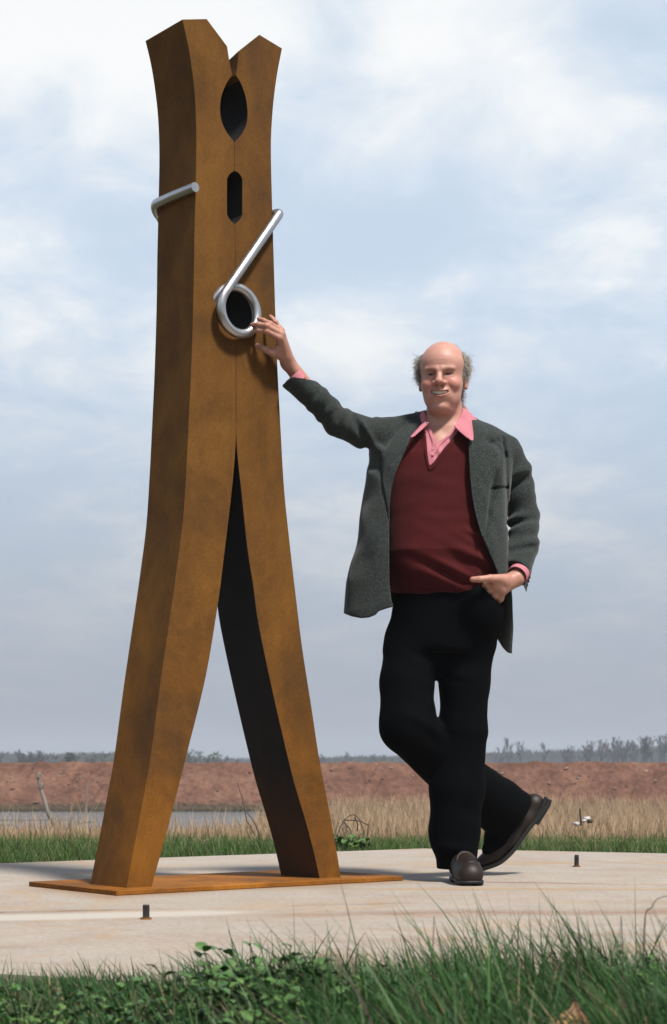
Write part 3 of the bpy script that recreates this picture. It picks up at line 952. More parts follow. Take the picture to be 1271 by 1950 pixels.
pink = mat_cloth('pink_oxford', (0.50, 0.165, 0.205), (0.64, 0.255, 0.30), 330)
black = mat_cloth('black_corduroy', (0.0008, 0.0010, 0.0014), (0.0018, 0.0022, 0.0030), 260)
def mat_leather(name, c0, c1, rough):
    m = M(name, rough, spec=0.35)
    m.color(m.ramp(m.noise(22, 5, 0.6), [(0.3, c0), (0.7, c1)])); m.bump(m.noise(90, 4), 0.12, 0.001)
    return m.m
leather = mat_leather('brown_leather', (0.0095, 0.0046, 0.0033), (0.021, 0.0105, 0.0072), 0.55)
sole_m = mat_leather('dark_sole', (0.008, 0.009, 0.009), (0.018, 0.018, 0.017), 0.6)

man = empty('person', tuple(W(880, 1687, 6.35) * np.array((1, 1, 0))))
tag(man, 'balding smiling person in grey tweed jacket, maroon sweater and black trousers leaning on the sculpture', 'person')

# ---------------------------------------------------------------- head (local centimetres: x to the picture's right, y out of the face, z up, eyes at z = 0)
HO = W(843.2, 714.5, 6.37)
yaw, pitch = R(-11), R(8)
hf = np.array((math.sin(yaw), -math.cos(yaw), 0.0)); hx = np.array((math.cos(yaw), math.sin(yaw), 0.0)); hz = np.array((0, 0, 1.0))
hf2 = hf * math.cos(pitch) - hz * math.sin(pitch); hz2 = hz * math.cos(pitch) + hf * math.sin(pitch)
HM = np.stack([hx, hf2, hz2], 1)         # local -> world columns
HS = 0.0101
def h2w(p): return HO + (HM @ (np.asarray(p, float) * HS))
def w2h(P): return ((P - HO) @ HM) / HS
def cap(L, a, b, r1, r2=None): return roundcone(L, np.array(a, float), np.array(b, float), r1, r1 if r2 is None else r2)
MOUTH_Z, MOUTH_W = -6.65, 3.15
def mouth_zc(x): return MOUTH_Z + 0.062 * x * x
def mouth_yf(x): return 9.25 - 0.15 * x * x
def head_d(P):
    L = w2h(P)
    A = L.copy(); A[:, 0] = np.abs(A[:, 0])          # mirrored features
    d = ellipsoid(L, (0, -2.0, 3.0), (7.95, 9.8, 8.7))
    d = smin(d, ellipsoid(L, (0, 1.9, 3.5), (7.35, 6.6, 6.4)), 1.5)      # forehead
    d = smin(d, ellipsoid(L, (0, 2.0, -3.5), (7.3, 6.0, 7.2)), 2.0)     # face
    d = smin(d, ellipsoid(L, (0, 2.4, -8.2), (6.25, 5.6, 5.0)), 2.0)      # jaw
    d = smin(d, ellipsoid(L, (0, 6.7, -11.1), (2.6, 2.1, 1.9)), 1.3)     # chin
    d = smin(d, ellipsoid(L, (0, 2.2, -12.2), (4.3, 4.3, 2.0)), 1.8)     # under the chin
    d = smin(d, ellipsoid(A, (4.1, 5.75, -3.5), (2.45, 2.1, 2.2)), 1.5)  # cheeks pushed up by the smile
    d = smin(d, ellipsoid(L, (0, 6.5, -7.0), (4.0, 2.7, 3.0)), 1.4)      # muzzle
    d = smin(d, cap(A, (0.9, 8.35, 1.50), (4.6, 7.0, 1.65), 0.85, 0.55), 1.25)   # brow
    d = smax(d, -ellipsoid(A, (3.2, 8.9, 0.0), (2.25, 2.35, 1.15)), 0.6)       # eye sockets
    d = smin(d, ellipsoid(A, (3.2, 5.95, -0.1), (1.7, 1.30, 1.15)), 0.4)   # lids
    d = smin(d, cap(A, (1.9, 7.35, 0.62), (4.8, 6.4, 0.24), 0.36, 0.30), 0.25) # upper lid fold
    d = smin(d, cap(A, (1.8, 7.45, -0.90), (4.6, 6.6, -0.80), 0.32, 0.25), 0.4) # lower lid bag
    d = smax(d, -ellipsoid(A, (3.2, 7.5, -0.12), (1.5, 1.3, 0.30)), 0.10)  # narrowed eyes
    d = smin(d, cap(L, (0, 7.9, 1.2), (0, 9.9, -2.5), 0.85, 1.2), 0.9)       # nose
    d = smin(d, ellipsoid(L, (0, 10.2, -2.75), (1.45, 1.2, 1.15)), 0.6)
    d = smin(d, ellipsoid(A, (1.75, 8.9, -3.2), (1.0, 1.05, 0.9)), 0.5)
    d = smin(d, cap(L, (0, 9.7, -3.5), (0, 8.7, -5.0), 0.85, 0.75), 0.5)      # base of the nose
    # smile lines
    d = smax(d, -np.minimum(cap(A, (2.5, 8.85, -3.5), (4.1, 8.1, -5.2), 0.36, 0.42), cap(A, (4.1, 8.1, -5.2), (4.6, 7.5, -7.4), 0.42, 0.25)), 0.8)
    # lips, then the open mouth
    x = np.clip(L[:, 0], -4.5, 4.5)
    zc, yf = mouth_zc(x), mouth_yf(x)
    tap = np.sqrt(np.clip(1 - (x / (MOUTH_W + 0.35)) ** 2, 0.0, 1))
    up = np.sqrt((L[:, 2] - zc - 0.62 * tap - 0.12) ** 2 + ((L[:, 1] - yf + 0.30) * 0.8) ** 2) - 0.48 * tap
    dn = np.sqrt((L[:, 2] - zc + 0.62 * tap + 0.28) ** 2 + ((L[:, 1] - yf + 0.20) * 0.8) ** 2) - 0.62 * tap
    lips = np.minimum(up, dn) + np.where(np.abs(L[:, 0]) > MOUTH_W + 0.3, 2.0, 0)
    d = smin(d, lips, 0.45)
    hzv = 0.66 * np.sqrt(np.clip(1 - (x / MOUTH_W) ** 2, 0.0, 1)) + 0.02
    slot = (np.sqrt(((L[:, 2] - zc) / hzv) ** 2 + ((L[:, 1] - yf) / 2.1) ** 2) - 1) * hzv
    slot = slot + np.where(np.abs(L[:, 0]) > MOUTH_W, 2.0, 0)
    d = smax(d, -slot, 0.12)
    # wrinkles at the forehead and under the lip
    d = d + 0.035 * np.exp(-((L[:, 2] - 4.3) / 1.8) ** 2) * np.sin((L[:, 2] + 0.03 * L[:, 0] ** 2) * 4.6) * (L[:, 1] > 2) * np.exp(-(L[:, 0] / 4.5) ** 2)
    d = smax(d, -cap(L, (-1.6, 9.0, -9.55), (1.6, 9.0, -9.55), 0.35), 0.9)
    # ears
    ca, sa = math.cos(R(18)), math.sin(R(18))
    E = A - np.array((8.0, -1.4, -1.7)); E = np.stack([E[:, 0] * ca + E[:, 1] * sa, -E[:, 0] * sa + E[:, 1] * ca, E[:, 2]], 1)
    ear = ellipsoid(E, (0, 0, 0), (0.85, 1.9, 3.3))
    ear = smin(ear, ellipsoid(E, (0.1, 0.5, -2.7), (0.75, 0.95, 1.0)), 0.5)
    ear = smax(ear, -ellipsoid(E, (0.75, 0.35, 0.2), (0.62, 1.15, 2.1)), 0.3)
    d = smin(d, ear, 0.5)
    return d * HS * 0.9

# ---------------------------------------------------------------- hands
def finger(P, pts, rs):
    d = None
    for (a, ra), (b, rb) in zip(list(zip(pts, rs))[:-1], list(zip(pts, rs))[1:]):
        q = roundcone(P, a, b, ra, rb); d = q if d is None else smin(d, q, 0.004)
    return d
rw = W(549, 691, 6.215)                       # right wrist, at the sculpture
K = {'i': W(533.5, 644, 6.125), 'm': W(536.5, 636.5, 6.128), 'r': W(535.5, 630, 6.142), 'p': W(532.5, 626.5, 6.160)}
rf = [([K['i'], W(508, 630.5, 6.105), W(493, 629, 6.112), W(482.5, 630.5, 6.125)], (.0115, .0095, .0086, .0074)),
      ([K['m'], W(508, 620.5, 6.100), W(492, 617.5, 6.108), W(480.5, 618.5, 6.124)], (.0115, .0095, .0086, .0074)),
      ([K['r'], W(515, 616.5, 6.112), W(502, 610, 6.122), W(492.5, 607, 6.136)], (.0108, .0090, .0080, .0070)),
      ([K['p'], W(525, 613.5, 6.150), W(519.5, 606.5, 6.158), W(515, 602, 6.166)], (.0100, .0080, .0072, .0062))]
rthumb = ([W(544, 681, 6.190), W(520, 672.5, 6.150), W(502, 664, 6.140), W(490, 658.5, 6.150)], (.0165, .0135, .0108, .0090))
def hand_r(P):
    pal = smin(roundcone(P, rw, W(535, 650, 6.140), .0235, .0155), roundcone(P, rw, W(537, 640, 6.150), .0225, .0140), .012)
    pal = smin(pal, roundcone(P, W(544, 682, 6.20), W(529, 664, 6.150), .0195, .0120), .012)
    for k in 'imrp': pal = smin(pal, roundcone(P, W(545, 672, 6.19), K[k], .014, .0118), .008)
    f = None
    for pts, rs in rf:
        q = finger(P, pts, rs); f = q if f is None else np.minimum(f, q)
    d = smin(pal, f, .006)
    d = smin(d, finger(P, *rthumb), .010)
    for i, (pts, rs) in enumerate(rf):           # tendons and knuckles
        d = smin(d, roundcone(P, W(544, 680 - 3 * i, 6.175), pts[0] - np.array((0, .002, 0)), .006, .0095), .008)
        d = smin(d, np.linalg.norm(P - pts[1] + np.array((0, .001, 0)), axis=1) - rs[1] * 1.06, .004)
    return d
lw = W(984, 1101, 6.300)                      # left wrist, at the pocket
lk = [W(927, 1111, 6.267), W(934, 1123, 6.275), W(943, 1134, 6.285), W(953, 1140, 6.299)]
lend = [W(919, 1120, 6.310), W(925, 1134, 6.320), W(935, 1145, 6.330), W(946, 1149, 6.340)]
def hand_l(P):
    d = roundcone(P, lw, W(945, 1112, 6.263), .0255, .021)
    d = smin(d, roundcone(P, lw, W(957, 1124, 6.275), .0245, .019), .02)
    f = None
    for a, b in zip(lk, lend):
        q = smin(roundcone(P, W(962, 1110, 6.267), a, .016, .0125), roundcone(P, a, b, .0125, .0105), .006)
        q = smin(q, roundcone(P, b, b + np.array((-.012, .055, -.03)), .0105, .009), .004)
        f = q if f is None else smin(f, q, .005)
    d = smin(d, f, .008)
    d = smin(d, finger(P, [W(962, 1103, 6.263), W(934, 1101.5, 6.230), W(914, 1103, 6.221), W(900, 1103.5, 6.223)], (.019, .0135, .0112, .0098)), .012)
    return d

# ---------------------------------------------------------------- body
body = Sdf()
torso = Loft([(806, 850, 62, 6.44, .075, 2.2), (832, 850, 108, 6.44, .095, 2.3), (870, 845, 122, 6.43, .115, 2.3), (920, 838, 110, 6.42, .122, 2.3),
              (1000, 838, 100, 6.41, .128, 2.2), (1060, 842, 98, 6.40, .135, 2.2), (1130, 845, 95, 6.41, .120, 2.2), (1215, 845, 96, 6.42, .118, 2.3)])
tb = torso.bound()
body.add(lambda P: torso(P), tb[0], tb[1], k=.03)
body.cone(h2w((0, -2.2, -8.0)), W(851, 835, 6.445), 0.061, .072, .02)
body.cone(W(851, 822, 6.44), W(770, 826, 6.43), .06, .045, .04); body.cone(W(851, 826, 6.44), W(930, 852, 6.44), .06, .040, .04)
body.cone(W(815, 808, 6.405), W(845, 858, 6.345), .012, .014, .03); body.cone(W(884, 808, 6.405), W(860, 856, 6.345), .012, .014, .03)
for ch in ([(W(728, 830, 6.42), .038), (W(645, 806, 6.33), .030), (W(600, 757, 6.27), .029), (rw, .0245)],
           [(W(968, 870, 6.44), .036), (W(994, 985, 6.47), .028), (W(993, 1050, 6.39), .028), (lw, .0255)],
           [(W(790, 1215, 6.42), .080), (W(779, 1385, 6.34), .055), (W(872, 1478, 6.57), .046), (W(972, 1550, 6.79), .036), (W(940, 1625, 6.80), .026)],
           [(W(893, 1215, 6.42), .080), (W(884, 1390, 6.42), .055), (W(872, 1520, 6.43), .046), (W(874, 1640, 6.43), .036), (W(890, 1668, 6.30), .026)]):
    body.chain(ch, .02)
body.add(head_d, h2w((0, 0, -1)), .17, k=.014)
body.add(hand_r, W(522, 645, 6.15), .10, k=.010)
body.add(hand_l, W(942, 1115, 6.23), .11, k=.010)
v, q = surface_nets(body, W(470, 1700, 6.0) - np.array((0, .05, 0)), (0.80, 6.95, 1.98), 0.0031)
v = relax(v, q, 1, 0.4)
L = w2h(v); near_head = np.linalg.norm(L - np.array((0, 0, -1.0)), axis=1) < 17
tint = np.tile(np.array((0.50, 0.262, 0.195)), (len(v), 1))
def tmix(mask, col):
    global tint
    tint = tint * (1 - mask[:, None]) + np.asarray(col) * mask[:, None]
ax_ = np.abs(L[:, 0]); hd_ = near_head.astype(float)
g = lambda c, r: np.exp(-(((np.stack([ax_, L[:, 1], L[:, 2]], 1) - np.array(c)) / np.array(r)) ** 2).sum(1)) * hd_
tmix(0.9 * hd_, (0.595, 0.325, 0.262))
tmix(0.75 * g((4.0, 6.5, -3.2), (2.6, 3, 2.4)), (0.55, 0.185, 0.150))
tmix(0.55 * g((0, 10.5, -2.9), (1.8, 2, 1.6)), (0.53, 0.18, 0.14))
tmix(0.30 * g((0, 7.5, 5.5), (6, 5, 4.5)), (0.56, 0.27, 0.22))
xx = np.clip(L[:, 0], -4, 4)
lipm = np.exp(-((L[:, 2] - mouth_zc(xx) + 0.1) / 1.05) ** 4) * np.exp(-(L[:, 0] / 3.4) ** 6) * (L[:, 1] > 6.0) * hd_
tmix(0.75 * lipm, (0.40, 0.135, 0.110))
inner = (np.abs(L[:, 2] - mouth_zc(xx)) < 0.75) & (L[:, 1] < mouth_yf(xx) - 0.95) & (L[:, 1] > 4) & (np.abs(L[:, 0]) < MOUTH_W) & near_head
tmix(inner.astype(float) * 0.95, (0.10, 0.02, 0.018))
tmix(0.60 * g((3.2, 8.0, 1.75), (2.2, 2.2, 0.55)), (0.22, 0.13, 0.085))
tmix(0.55 * g((3.2, 6.8, 0.0), (1.9, 1.6, 0.9)), (0.38, 0.18, 0.145))
tmix(0.85 * g((0.85, 9.5, -4.2), (0.55, .9, .4)), (0.10, 0.03, 0.025))  # shade of the nostrils painted into the skin tint, no holes carved
tmix(0.5 * g((8.2, -1.2, -1.0), (1.2, 2.2, 3.6)), (0.52, 0.19, 0.14))
hnd = (v[:, 0] < -0.10).astype(float)
for pts, rs in rf:
    for kp, amt in ((0, .35), (1, .45), (3, .5)):
        tmix(amt * np.exp(-(((v - pts[kp]) ** 2).sum(1)) / (.011 ** 2)), (0.50, 0.18, 0.125))
tmix(.5 * np.exp(-(((v - rthumb[0][3]) ** 2).sum(1)) / (.013 ** 2)), (0.50, 0.18, 0.125))
tmix(.5 * np.exp(-(((v - W(898, 1102, 6.215)) ** 2).sum(1)) / (.014 ** 2)), (0.52, 0.22, 0.17))
obj('body', v, q, skin, man, smooth=True, color=tint)

# eyes and teeth
eye_w = M('eye_white', 0.25, spec=0.5).color((0.30, 0.26, 0.23)).m
iris_m = M('iris', 0.2, spec=0.6).color((0.022, 0.022, 0.02)).m
def ico(name, c, r, mat, par, sub=3):
    bm = bmesh.new(); bmesh.ops.create_icosphere(bm, subdivisions=sub, radius=1.0)
    vv = np.array([x.co[:] for x in bm.verts]); ff = [[x.index for x in f_.verts] for f_ in bm.faces]; bm.free()
    return obj(name, np.asarray(c) + vv * r, ff, mat, par, smooth=True)
for sx_ in (-1, 1):
    e = ico('eye', h2w((3.2 * sx_, 5.75, -0.1)), 1.22 * HS, eye_w, man)
    ico('iris', h2w((3.2 * sx_ - 0.1, 6.40, -0.14)), 0.74 * HS, iris_m, e, 2)
tooth_m = M('teeth', 0.3, spec=0.5).color((0.92, 0.84, 0.68)).m
mb = MB()
def tooth(cx_, w_, h_):
    yf = mouth_yf(cx_) - 0.75; zc = mouth_zc(cx_)
    a = math.atan2(-2 * 0.15 * cx_, 1)
    pts = []
    for (dx, dy, dz) in ((-.52, -.2, .8), (.52, -.2, .8), (.5, .16, .7), (-.5, .16, .7), (-.5, -.2, -.55), (.5, -.2, -.55), (.47, .18, -.5), (-.47, .18, -.5)):
        x0 = dx * w_; y0 = dy
        pts.append(tuple(h2w((cx_ + x0 * math.cos(a) - y0 * math.sin(a), yf + x0 * math.sin(a) + y0 * math.cos(a), zc + 0.12 + dz * h_))))
    mb.add(pts, [(0, 1, 2, 3), (7, 6, 5, 4), (3, 2, 6, 7), (0, 4, 5, 1), (1, 5, 6, 2), (0, 3, 7, 4)])
for cx_, w_, h_ in ((-.43, .84, .9), (.43, .84, .9), (-1.2, .68, .82), (1.2, .68, .82), (-1.83, .60, .82), (1.83, .60, .82), (-2.36, .5, .62), (2.36, .5, .62)):
    tooth(cx_, w_, h_)
mb.obj('teeth', tooth_m, man)

# ---------------------------------------------------------------- hair: a soft mass with loose curls
hair_m = M('grey_hair', 0.7, spec=0.3)
hn = hair_m.noise(60, 4, 0.6)
hair_m.color(hair_m.ramp(hn, [(0.3, (0.52, 0.47, 0.42)), (0.55, (0.74, 0.69, 0.63)), (0.75, (0.92, 0.87, 0.81))]))
_tr = hair_m.t.nodes.new('ShaderNodeBsdfTranslucent'); _tr.inputs[0].default_value = (0.62, 0.57, 0.52, 1)
_mx = hair_m.t.nodes.new('ShaderNodeMixShader'); _mx.inputs[0].default_value = 0.5
hair_m.link(hair_m.b.outputs[0], _mx.inputs[1]); hair_m.link(_tr.outputs[0], _mx.inputs[2]); hair_m.link(_mx.outputs[0], hair_m.t.nodes['Material Output'].inputs['Surface'])
hr = random.Random(3)
hv, hfc = [], []
def curl(root, nrm, length, rad, thick, turns, droop):
    n_ = 9
    t1 = np.cross(nrm, (0.2, 0.1, 1)); t1 /= np.linalg.norm(t1) + 1e-9; t2 = np.cross(nrm, t1)
    ph = hr.uniform(0, 6.28); b0 = len(hv)
    pts = []
    for i in range(n_):
        t = i / (n_ - 1); a = ph + turns * 2 * math.pi * t
        pts.append(root + nrm * length * t + (t1 * math.cos(a) + t2 * math.sin(a)) * rad * (0.4 + t) + np.array((0, 0, -1)) * droop * t * t)
    for i, p in enumerate(pts):
        tg = pts[min(n_ - 1, i + 1)] - pts[max(0, i - 1)]; tg /= np.linalg.norm(tg) + 1e-9
        s1 = np.cross(tg, (0.3, 0.9, 0.2)); s1 /= np.linalg.norm(s1) + 1e-9; s2 = np.cross(tg, s1)
        th = thick * (1 - 0.6 * i / (n_ - 1))
        for k in range(3):
            hv.append(p + (s1 * math.cos(k * 2.094) + s2 * math.sin(k * 2.094)) * th)
    for i in range(n_ - 1):
        for k in range(3):
            hfc.append((b0 + i * 3 + k, b0 + i * 3 + (k + 1) % 3, b0 + (i + 1) * 3 + (k + 1) % 3, b0 + (i + 1) * 3 + k))
def hairline(side, y, z):
    """front limit of the hair on the side of the head"""
    return np.interp(z, [-6, -3, 0, 3, 6, 9], [1.6, 2.2, 2.8, 3.0, 1.8, -1.5])
count = 0
while count < 5200:
    # a point on the cranium
    u_ = hr.uniform(-1, 1); th_ = hr.uniform(0, 2 * math.pi)
    n0 = np.array((math.cos(th_) * math.sqrt(1 - u_ * u_), math.sin(th_) * math.sqrt(1 - u_ * u_), u_))
    c0 = np.array((0, -2.0, 3.0)) + n0 * np.array((7.75, 9.8, 8.7))
    if c0[2] < -1: c0[0] = math.copysign(min(abs(c0[0]) + 0.35 * (-1 - c0[2]), 7.3), c0[0])
    x, y, z = c0
    if z < -7.5: continue
    back = y < -5
    if not back and (abs(x) < 5.9 or y > hairline(x, y, z) or z > 7.6): continue
    if back and z > 10.6: continue
    if not back and z < -2.5 and not (y > 0.9 or y < -2.5): continue      # keep the ear clear
    side_n = n0 * np.array((1.15, 0.5, 0.25)) + np.array((hr.gauss(0, .35), hr.gauss(0, .45), hr.gauss(0, .5)))
    side_n /= np.linalg.norm(side_n)
    ln = hr.uniform(0.9, 3.0) if x > 0 else hr.uniform(1.0, 3.6)
    if z < -2: ln *= 0.55
    if y > 1.2: ln *= 0.4
    if z > 6.2: ln *= 0.5
    if y > hairline(x, y, z) - 1.2: ln *= hr.uniform(.3, .8)
    if (y > hairline(x, y, z) - 1.0 or z > 6.5) and hr.random() < .5: continue
    if hr.random() < .06: ln *= 1.5
    curl(h2w(c0), HM @ side_n, ln * HS, hr.uniform(.15, .55) * HS, 0.085 * HS, hr.uniform(.4, 1.6), hr.uniform(0, 1.0) * HS)
    count += 1
for i in range(90):                                # a few fine hairs over the crown
    a = hr.uniform(-1, 1)
    c0 = np.array((a * 5.5, -3.0 - hr.random() * 4, 3.0 + 8.7 * math.sqrt(max(0, 1 - (a * 5.5 / 7.75) ** 2 - .08))))
    curl(h2w(c0), HM @ np.array((a * .8 + hr.gauss(0, .5), .3 + hr.gauss(0, .4), .35)), hr.uniform(.5, 1.2) * HS, .1 * HS, 0.05 * HS, .5, 0.2 * HS)
for i in range(170):                               # the curl behind the ear at the nape
    c0 = np.array((hr.uniform(5.2, 6.6), hr.uniform(-6, -3.5), hr.uniform(-11.5, -4)))
    curl(h2w(c0), HM @ np.array((.8 + hr.gauss(0, .3), -.2, hr.gauss(0, .4))), hr.uniform(.6, 1.5) * HS, hr.uniform(.2, .4) * HS, 0.075 * HS, 1.2, .5 * HS)
# the mass under the curls
def mass(P):
    L = w2h(P); A = L.copy(); A[:, 0] = np.abs(A[:, 0])
    d = ellipsoid(A, (7.2, -2.9, 2.4), (1.15, 4.4, 4.6))
    d = smin(d, ellipsoid(A, (6.75, 0.9, -0.6), (0.6, 1.1, 3.0)), .8)
    d = smin(d, ellipsoid(L, (0, -9.4, 0.5), (7.0, 3.0, 8.2)), 1.5)
    d = smin(d, ellipsoid(A, (5.0, -5.6, -6.0), (1.5, 2.0, 3.2)), 1.0)
    d = d + 0.35 * wob(L, 2.2, 0.4) + 0.22 * wob(L, 4.7, 1.1)
    return d * HS * .8
v, q = surface_nets(lambda P, c, r: mass(P), HO - .16, HO + .16, 0.0034)
obj('hair', np.concatenate([v, np.array(hv)]), np.concatenate([q, np.array(hfc) + len(v)]), hair_m.m, man, smooth=True)
# ---------------------------------------------------------------- clothes
def drape(rows, depth_fn, off, thick, name, mat, parent, per=1, nv=7):
    """a cloth piece: each row is (pixel a, pixel b); its skin is laid on the surface depth_fn and given a thickness"""
    A = [np.array(r[0], float) for r in rows]; Bq = [np.array(r[1], float) for r in rows]
    if per > 1: A, Bq = catmull(A, per), catmull(Bq, per)
    n, k = len(A), nv
    px = np.array([[a + (b - a) * j / (k - 1) for j in range(k)] for a, b in zip(A, Bq)]).reshape(-1, 2)
    F = depth_fn(px)
    cam_p = np.array((0, 0, CAM_H))
    P = np.array([W(x, y, Y) for (x, y), Y in zip(px, F)])
    ray = P - cam_p; ray /= np.linalg.norm(ray, axis=1)[:, None]
    back = P - ray * off; front = P - ray * (off + thick)
    v = np.concatenate([front, back]); m_ = n * k
    f = []
    for i in range(n - 1):
        for j in range(k - 1):
            a = i * k + j
            f.append((a, a + 1, a + k + 1, a + k)); f.append((a + m_, a + k + m_, a + k + 1 + m_, a + 1 + m_))
    rim = [j for j in range(k)] + [i * k + k - 1 for i in range(1, n)] + [(n - 1) * k + j for j in range(k - 2, -1, -1)] + [i * k for i in range(n - 2, 0, -1)]
    for i in range(len(rim)):
        a, b = rim[i], rim[(i + 1) % len(rim)]
        f.append((b, a, a + m_, b + m_))
    o = obj(name, v, f, mat, parent, smooth=True)
    e = o.modifiers.new('es', 'EDGE_SPLIT'); e.split_angle = R(50)
    bm = bmesh.new(); bm.from_mesh(o.data); bmesh.ops.recalc_face_normals(bm, faces=bm.faces); bm.to_mesh(o.data); bm.free()
    return o
def depth_of(sdf, y0=5.95, y1=6.75, soft=True):
    """march towards the surface along each pixel's ray"""
    def fn(px):
        Y = np.full(len(px), y0)
        for _ in range(90):
            P = np.stack([(px[:, 0] - CX) * Y / FPX, Y, CAM_H + (HOR - px[:, 1]) * Y / FPX], 1)
            Y = np.minimum(Y + np.maximum(sdf(P), 0.0) * 0.7, y1)
        return Y
    return fn

# ---- sweater and shirt
sw_l = Loft([(800, 850, 66, 6.44, .085, 2.2), (832, 848, 108, 6.44, .112, 2.3), (870, 842, 124, 6.43, .136, 2.3), (920, 838, 116, 6.42, .146, 2.3),
             (1000, 840, 112, 6.405, .156, 2.3), (1055, 842, 113, 6.395, .164, 2.3), (1100, 845, 110, 6.40, .152, 2.3), (1124, 847, 103, 6.405, .142, 2.3), (1136, 847, 101, 6.405, .139, 2.3)])
VNECK = [(760, 700), (806, 800), (812, 830), (815, 868), (818.5, 887), (826, 880), (846, 853), (862, 835), (876, 815), (890, 795), (900, 700)]
HEM_S = [(600, 1126), (742, 1126), (770, 1131), (830, 1132), (890, 1123), (925, 1106), (960, 1098), (1100, 1098), (1100, 600), (600, 600)]
def sweater_base(P):
    d = sw_l(P)
    d += folds(P, W(900, 985, 6.27), (.16, .2, .14), (.15, 0, 1), .085, .0085, 1.0)
    d += folds(P, W(880, 1075, 6.27), (.17, .2, .10), (.45, 0, 1), .075, .0095, 2.0)
    d += folds(P, W(925, 1045, 6.30), (.09, .2, .09), (.7, 0, 1), .055, .0070, 0.4)
    d += folds(P, W(790, 1100, 6.27), (.12, .2, .06), (-.2, 0, 1), .07, .0045, 2.6)
    d += folds(P, W(800, 960, 6.27), (.12, .2, .16), (-.3, 0, 1), .08, .0022, 0.6)
    return d
def sweater_fn(P, c=None, r=0):
    d0 = sweater_base(P)
    d = np.maximum(d0, -(d0 + .0115))
    vn = poly_cut(P, VNECK)
    d = np.maximum(d, np.where(P[:, 1] < 6.43, -vn, -1.0))
    d = np.maximum(d, poly_cut(P, HEM_S))
    # arms leave through holes hidden in the jacket
    return d
v, q = surface_nets(sweater_fn, W(710, 1145, 6.2) - np.array((0, 0.05, 0)), (0.66, 6.64, 1.70), 0.0035, slack=1.9)
v = relax(v, q, 1, 0.5)
sweater = obj('sweater', v, q, knit, man, smooth=True)
sw_depth = depth_of(lambda P: sweater_base(P))
# ribbed edge of the neck
drape([((811, 822), (807, 822)), ((812.5, 845), (808, 846)), ((814.5, 866), (810.5, 869)), ((818, 887), (817.5, 894)), ((828, 881), (831.5, 886)), ((846, 856), (850.5, 860)), ((863, 835), (868, 838)), ((874, 817), (880, 819))],
      sw_depth, .0005, .004, 'neck_rib', knit, sweater, per=3, nv=4)
drape([((744, 1121), (744, 1131)), ((770, 1123), (770, 1134)), ((800, 1124), (800, 1135)), ((830, 1124), (830, 1135)), ((860, 1121), (861, 1131)), ((890, 1113), (893, 1124)), ((915, 1104), (918, 1114))],
      sw_depth, -.0005, .004, 'hem_rib', knit, sweater, per=3, nv=4)
sh_l = Loft([(772, 849, 38, 6.44, .070, 2.2), (800, 850, 64, 6.44, .080, 2.2), (832, 848, 104, 6.44, .1045, 2.3), (870, 842, 120, 6.43, .126, 2.3), (915, 838, 112, 6.42, .135, 2.3), (940, 838, 112, 6.42, .135, 2.3)])
OPEN = [(780, 690), (808, 770), (812, 796), (816, 813), (824, 830), (831.5, 846), (840, 838), (857, 826), (866, 811), (880, 785), (905, 690)]
def shirt_base(P):
    return sh_l(P) + folds(P, W(835, 862, 6.3), (.06, .2, .07), (1, 0, .5), .04, .0030, 1.0)
def shirt_fn(P, c=None, r=0):
    d0 = shirt_base(P); d = np.maximum(d0, -(d0 + .008))
    return np.maximum(d, np.where(P[:, 1] < 6.45, -poly_cut(P, OPEN), -1.0))
v, q = surface_nets(shirt_fn, W(730, 960, 6.2) - np.array((0, 0.04, 0)), (0.62, 6.62, 1.74), 0.0034, slack=1.9)
v = relax(v, q, 1, 0.5)
shirt = obj('shirt', v, q, pink, man, smooth=True)
sh_depth = depth_of(lambda P: shirt_base(P))
# placket: the buttoned edge running down to the point of the V
drape([((814.5, 812), (820, 812)), ((819, 828), (826, 830)), ((824, 842), (832, 845)), ((822, 858), (835, 850))], sh_depth, .001, .003, 'placket', pink, shirt, per=3, nv=4)
drape([((866, 812), (872, 808)), ((856, 827), (864, 824)), ((843, 838), (850, 836)), ((831, 848), (838, 848)), ((822, 866), (826, 868))], sh_depth, .002, .003, 'placket', pink, shirt, per=3, nv=4)

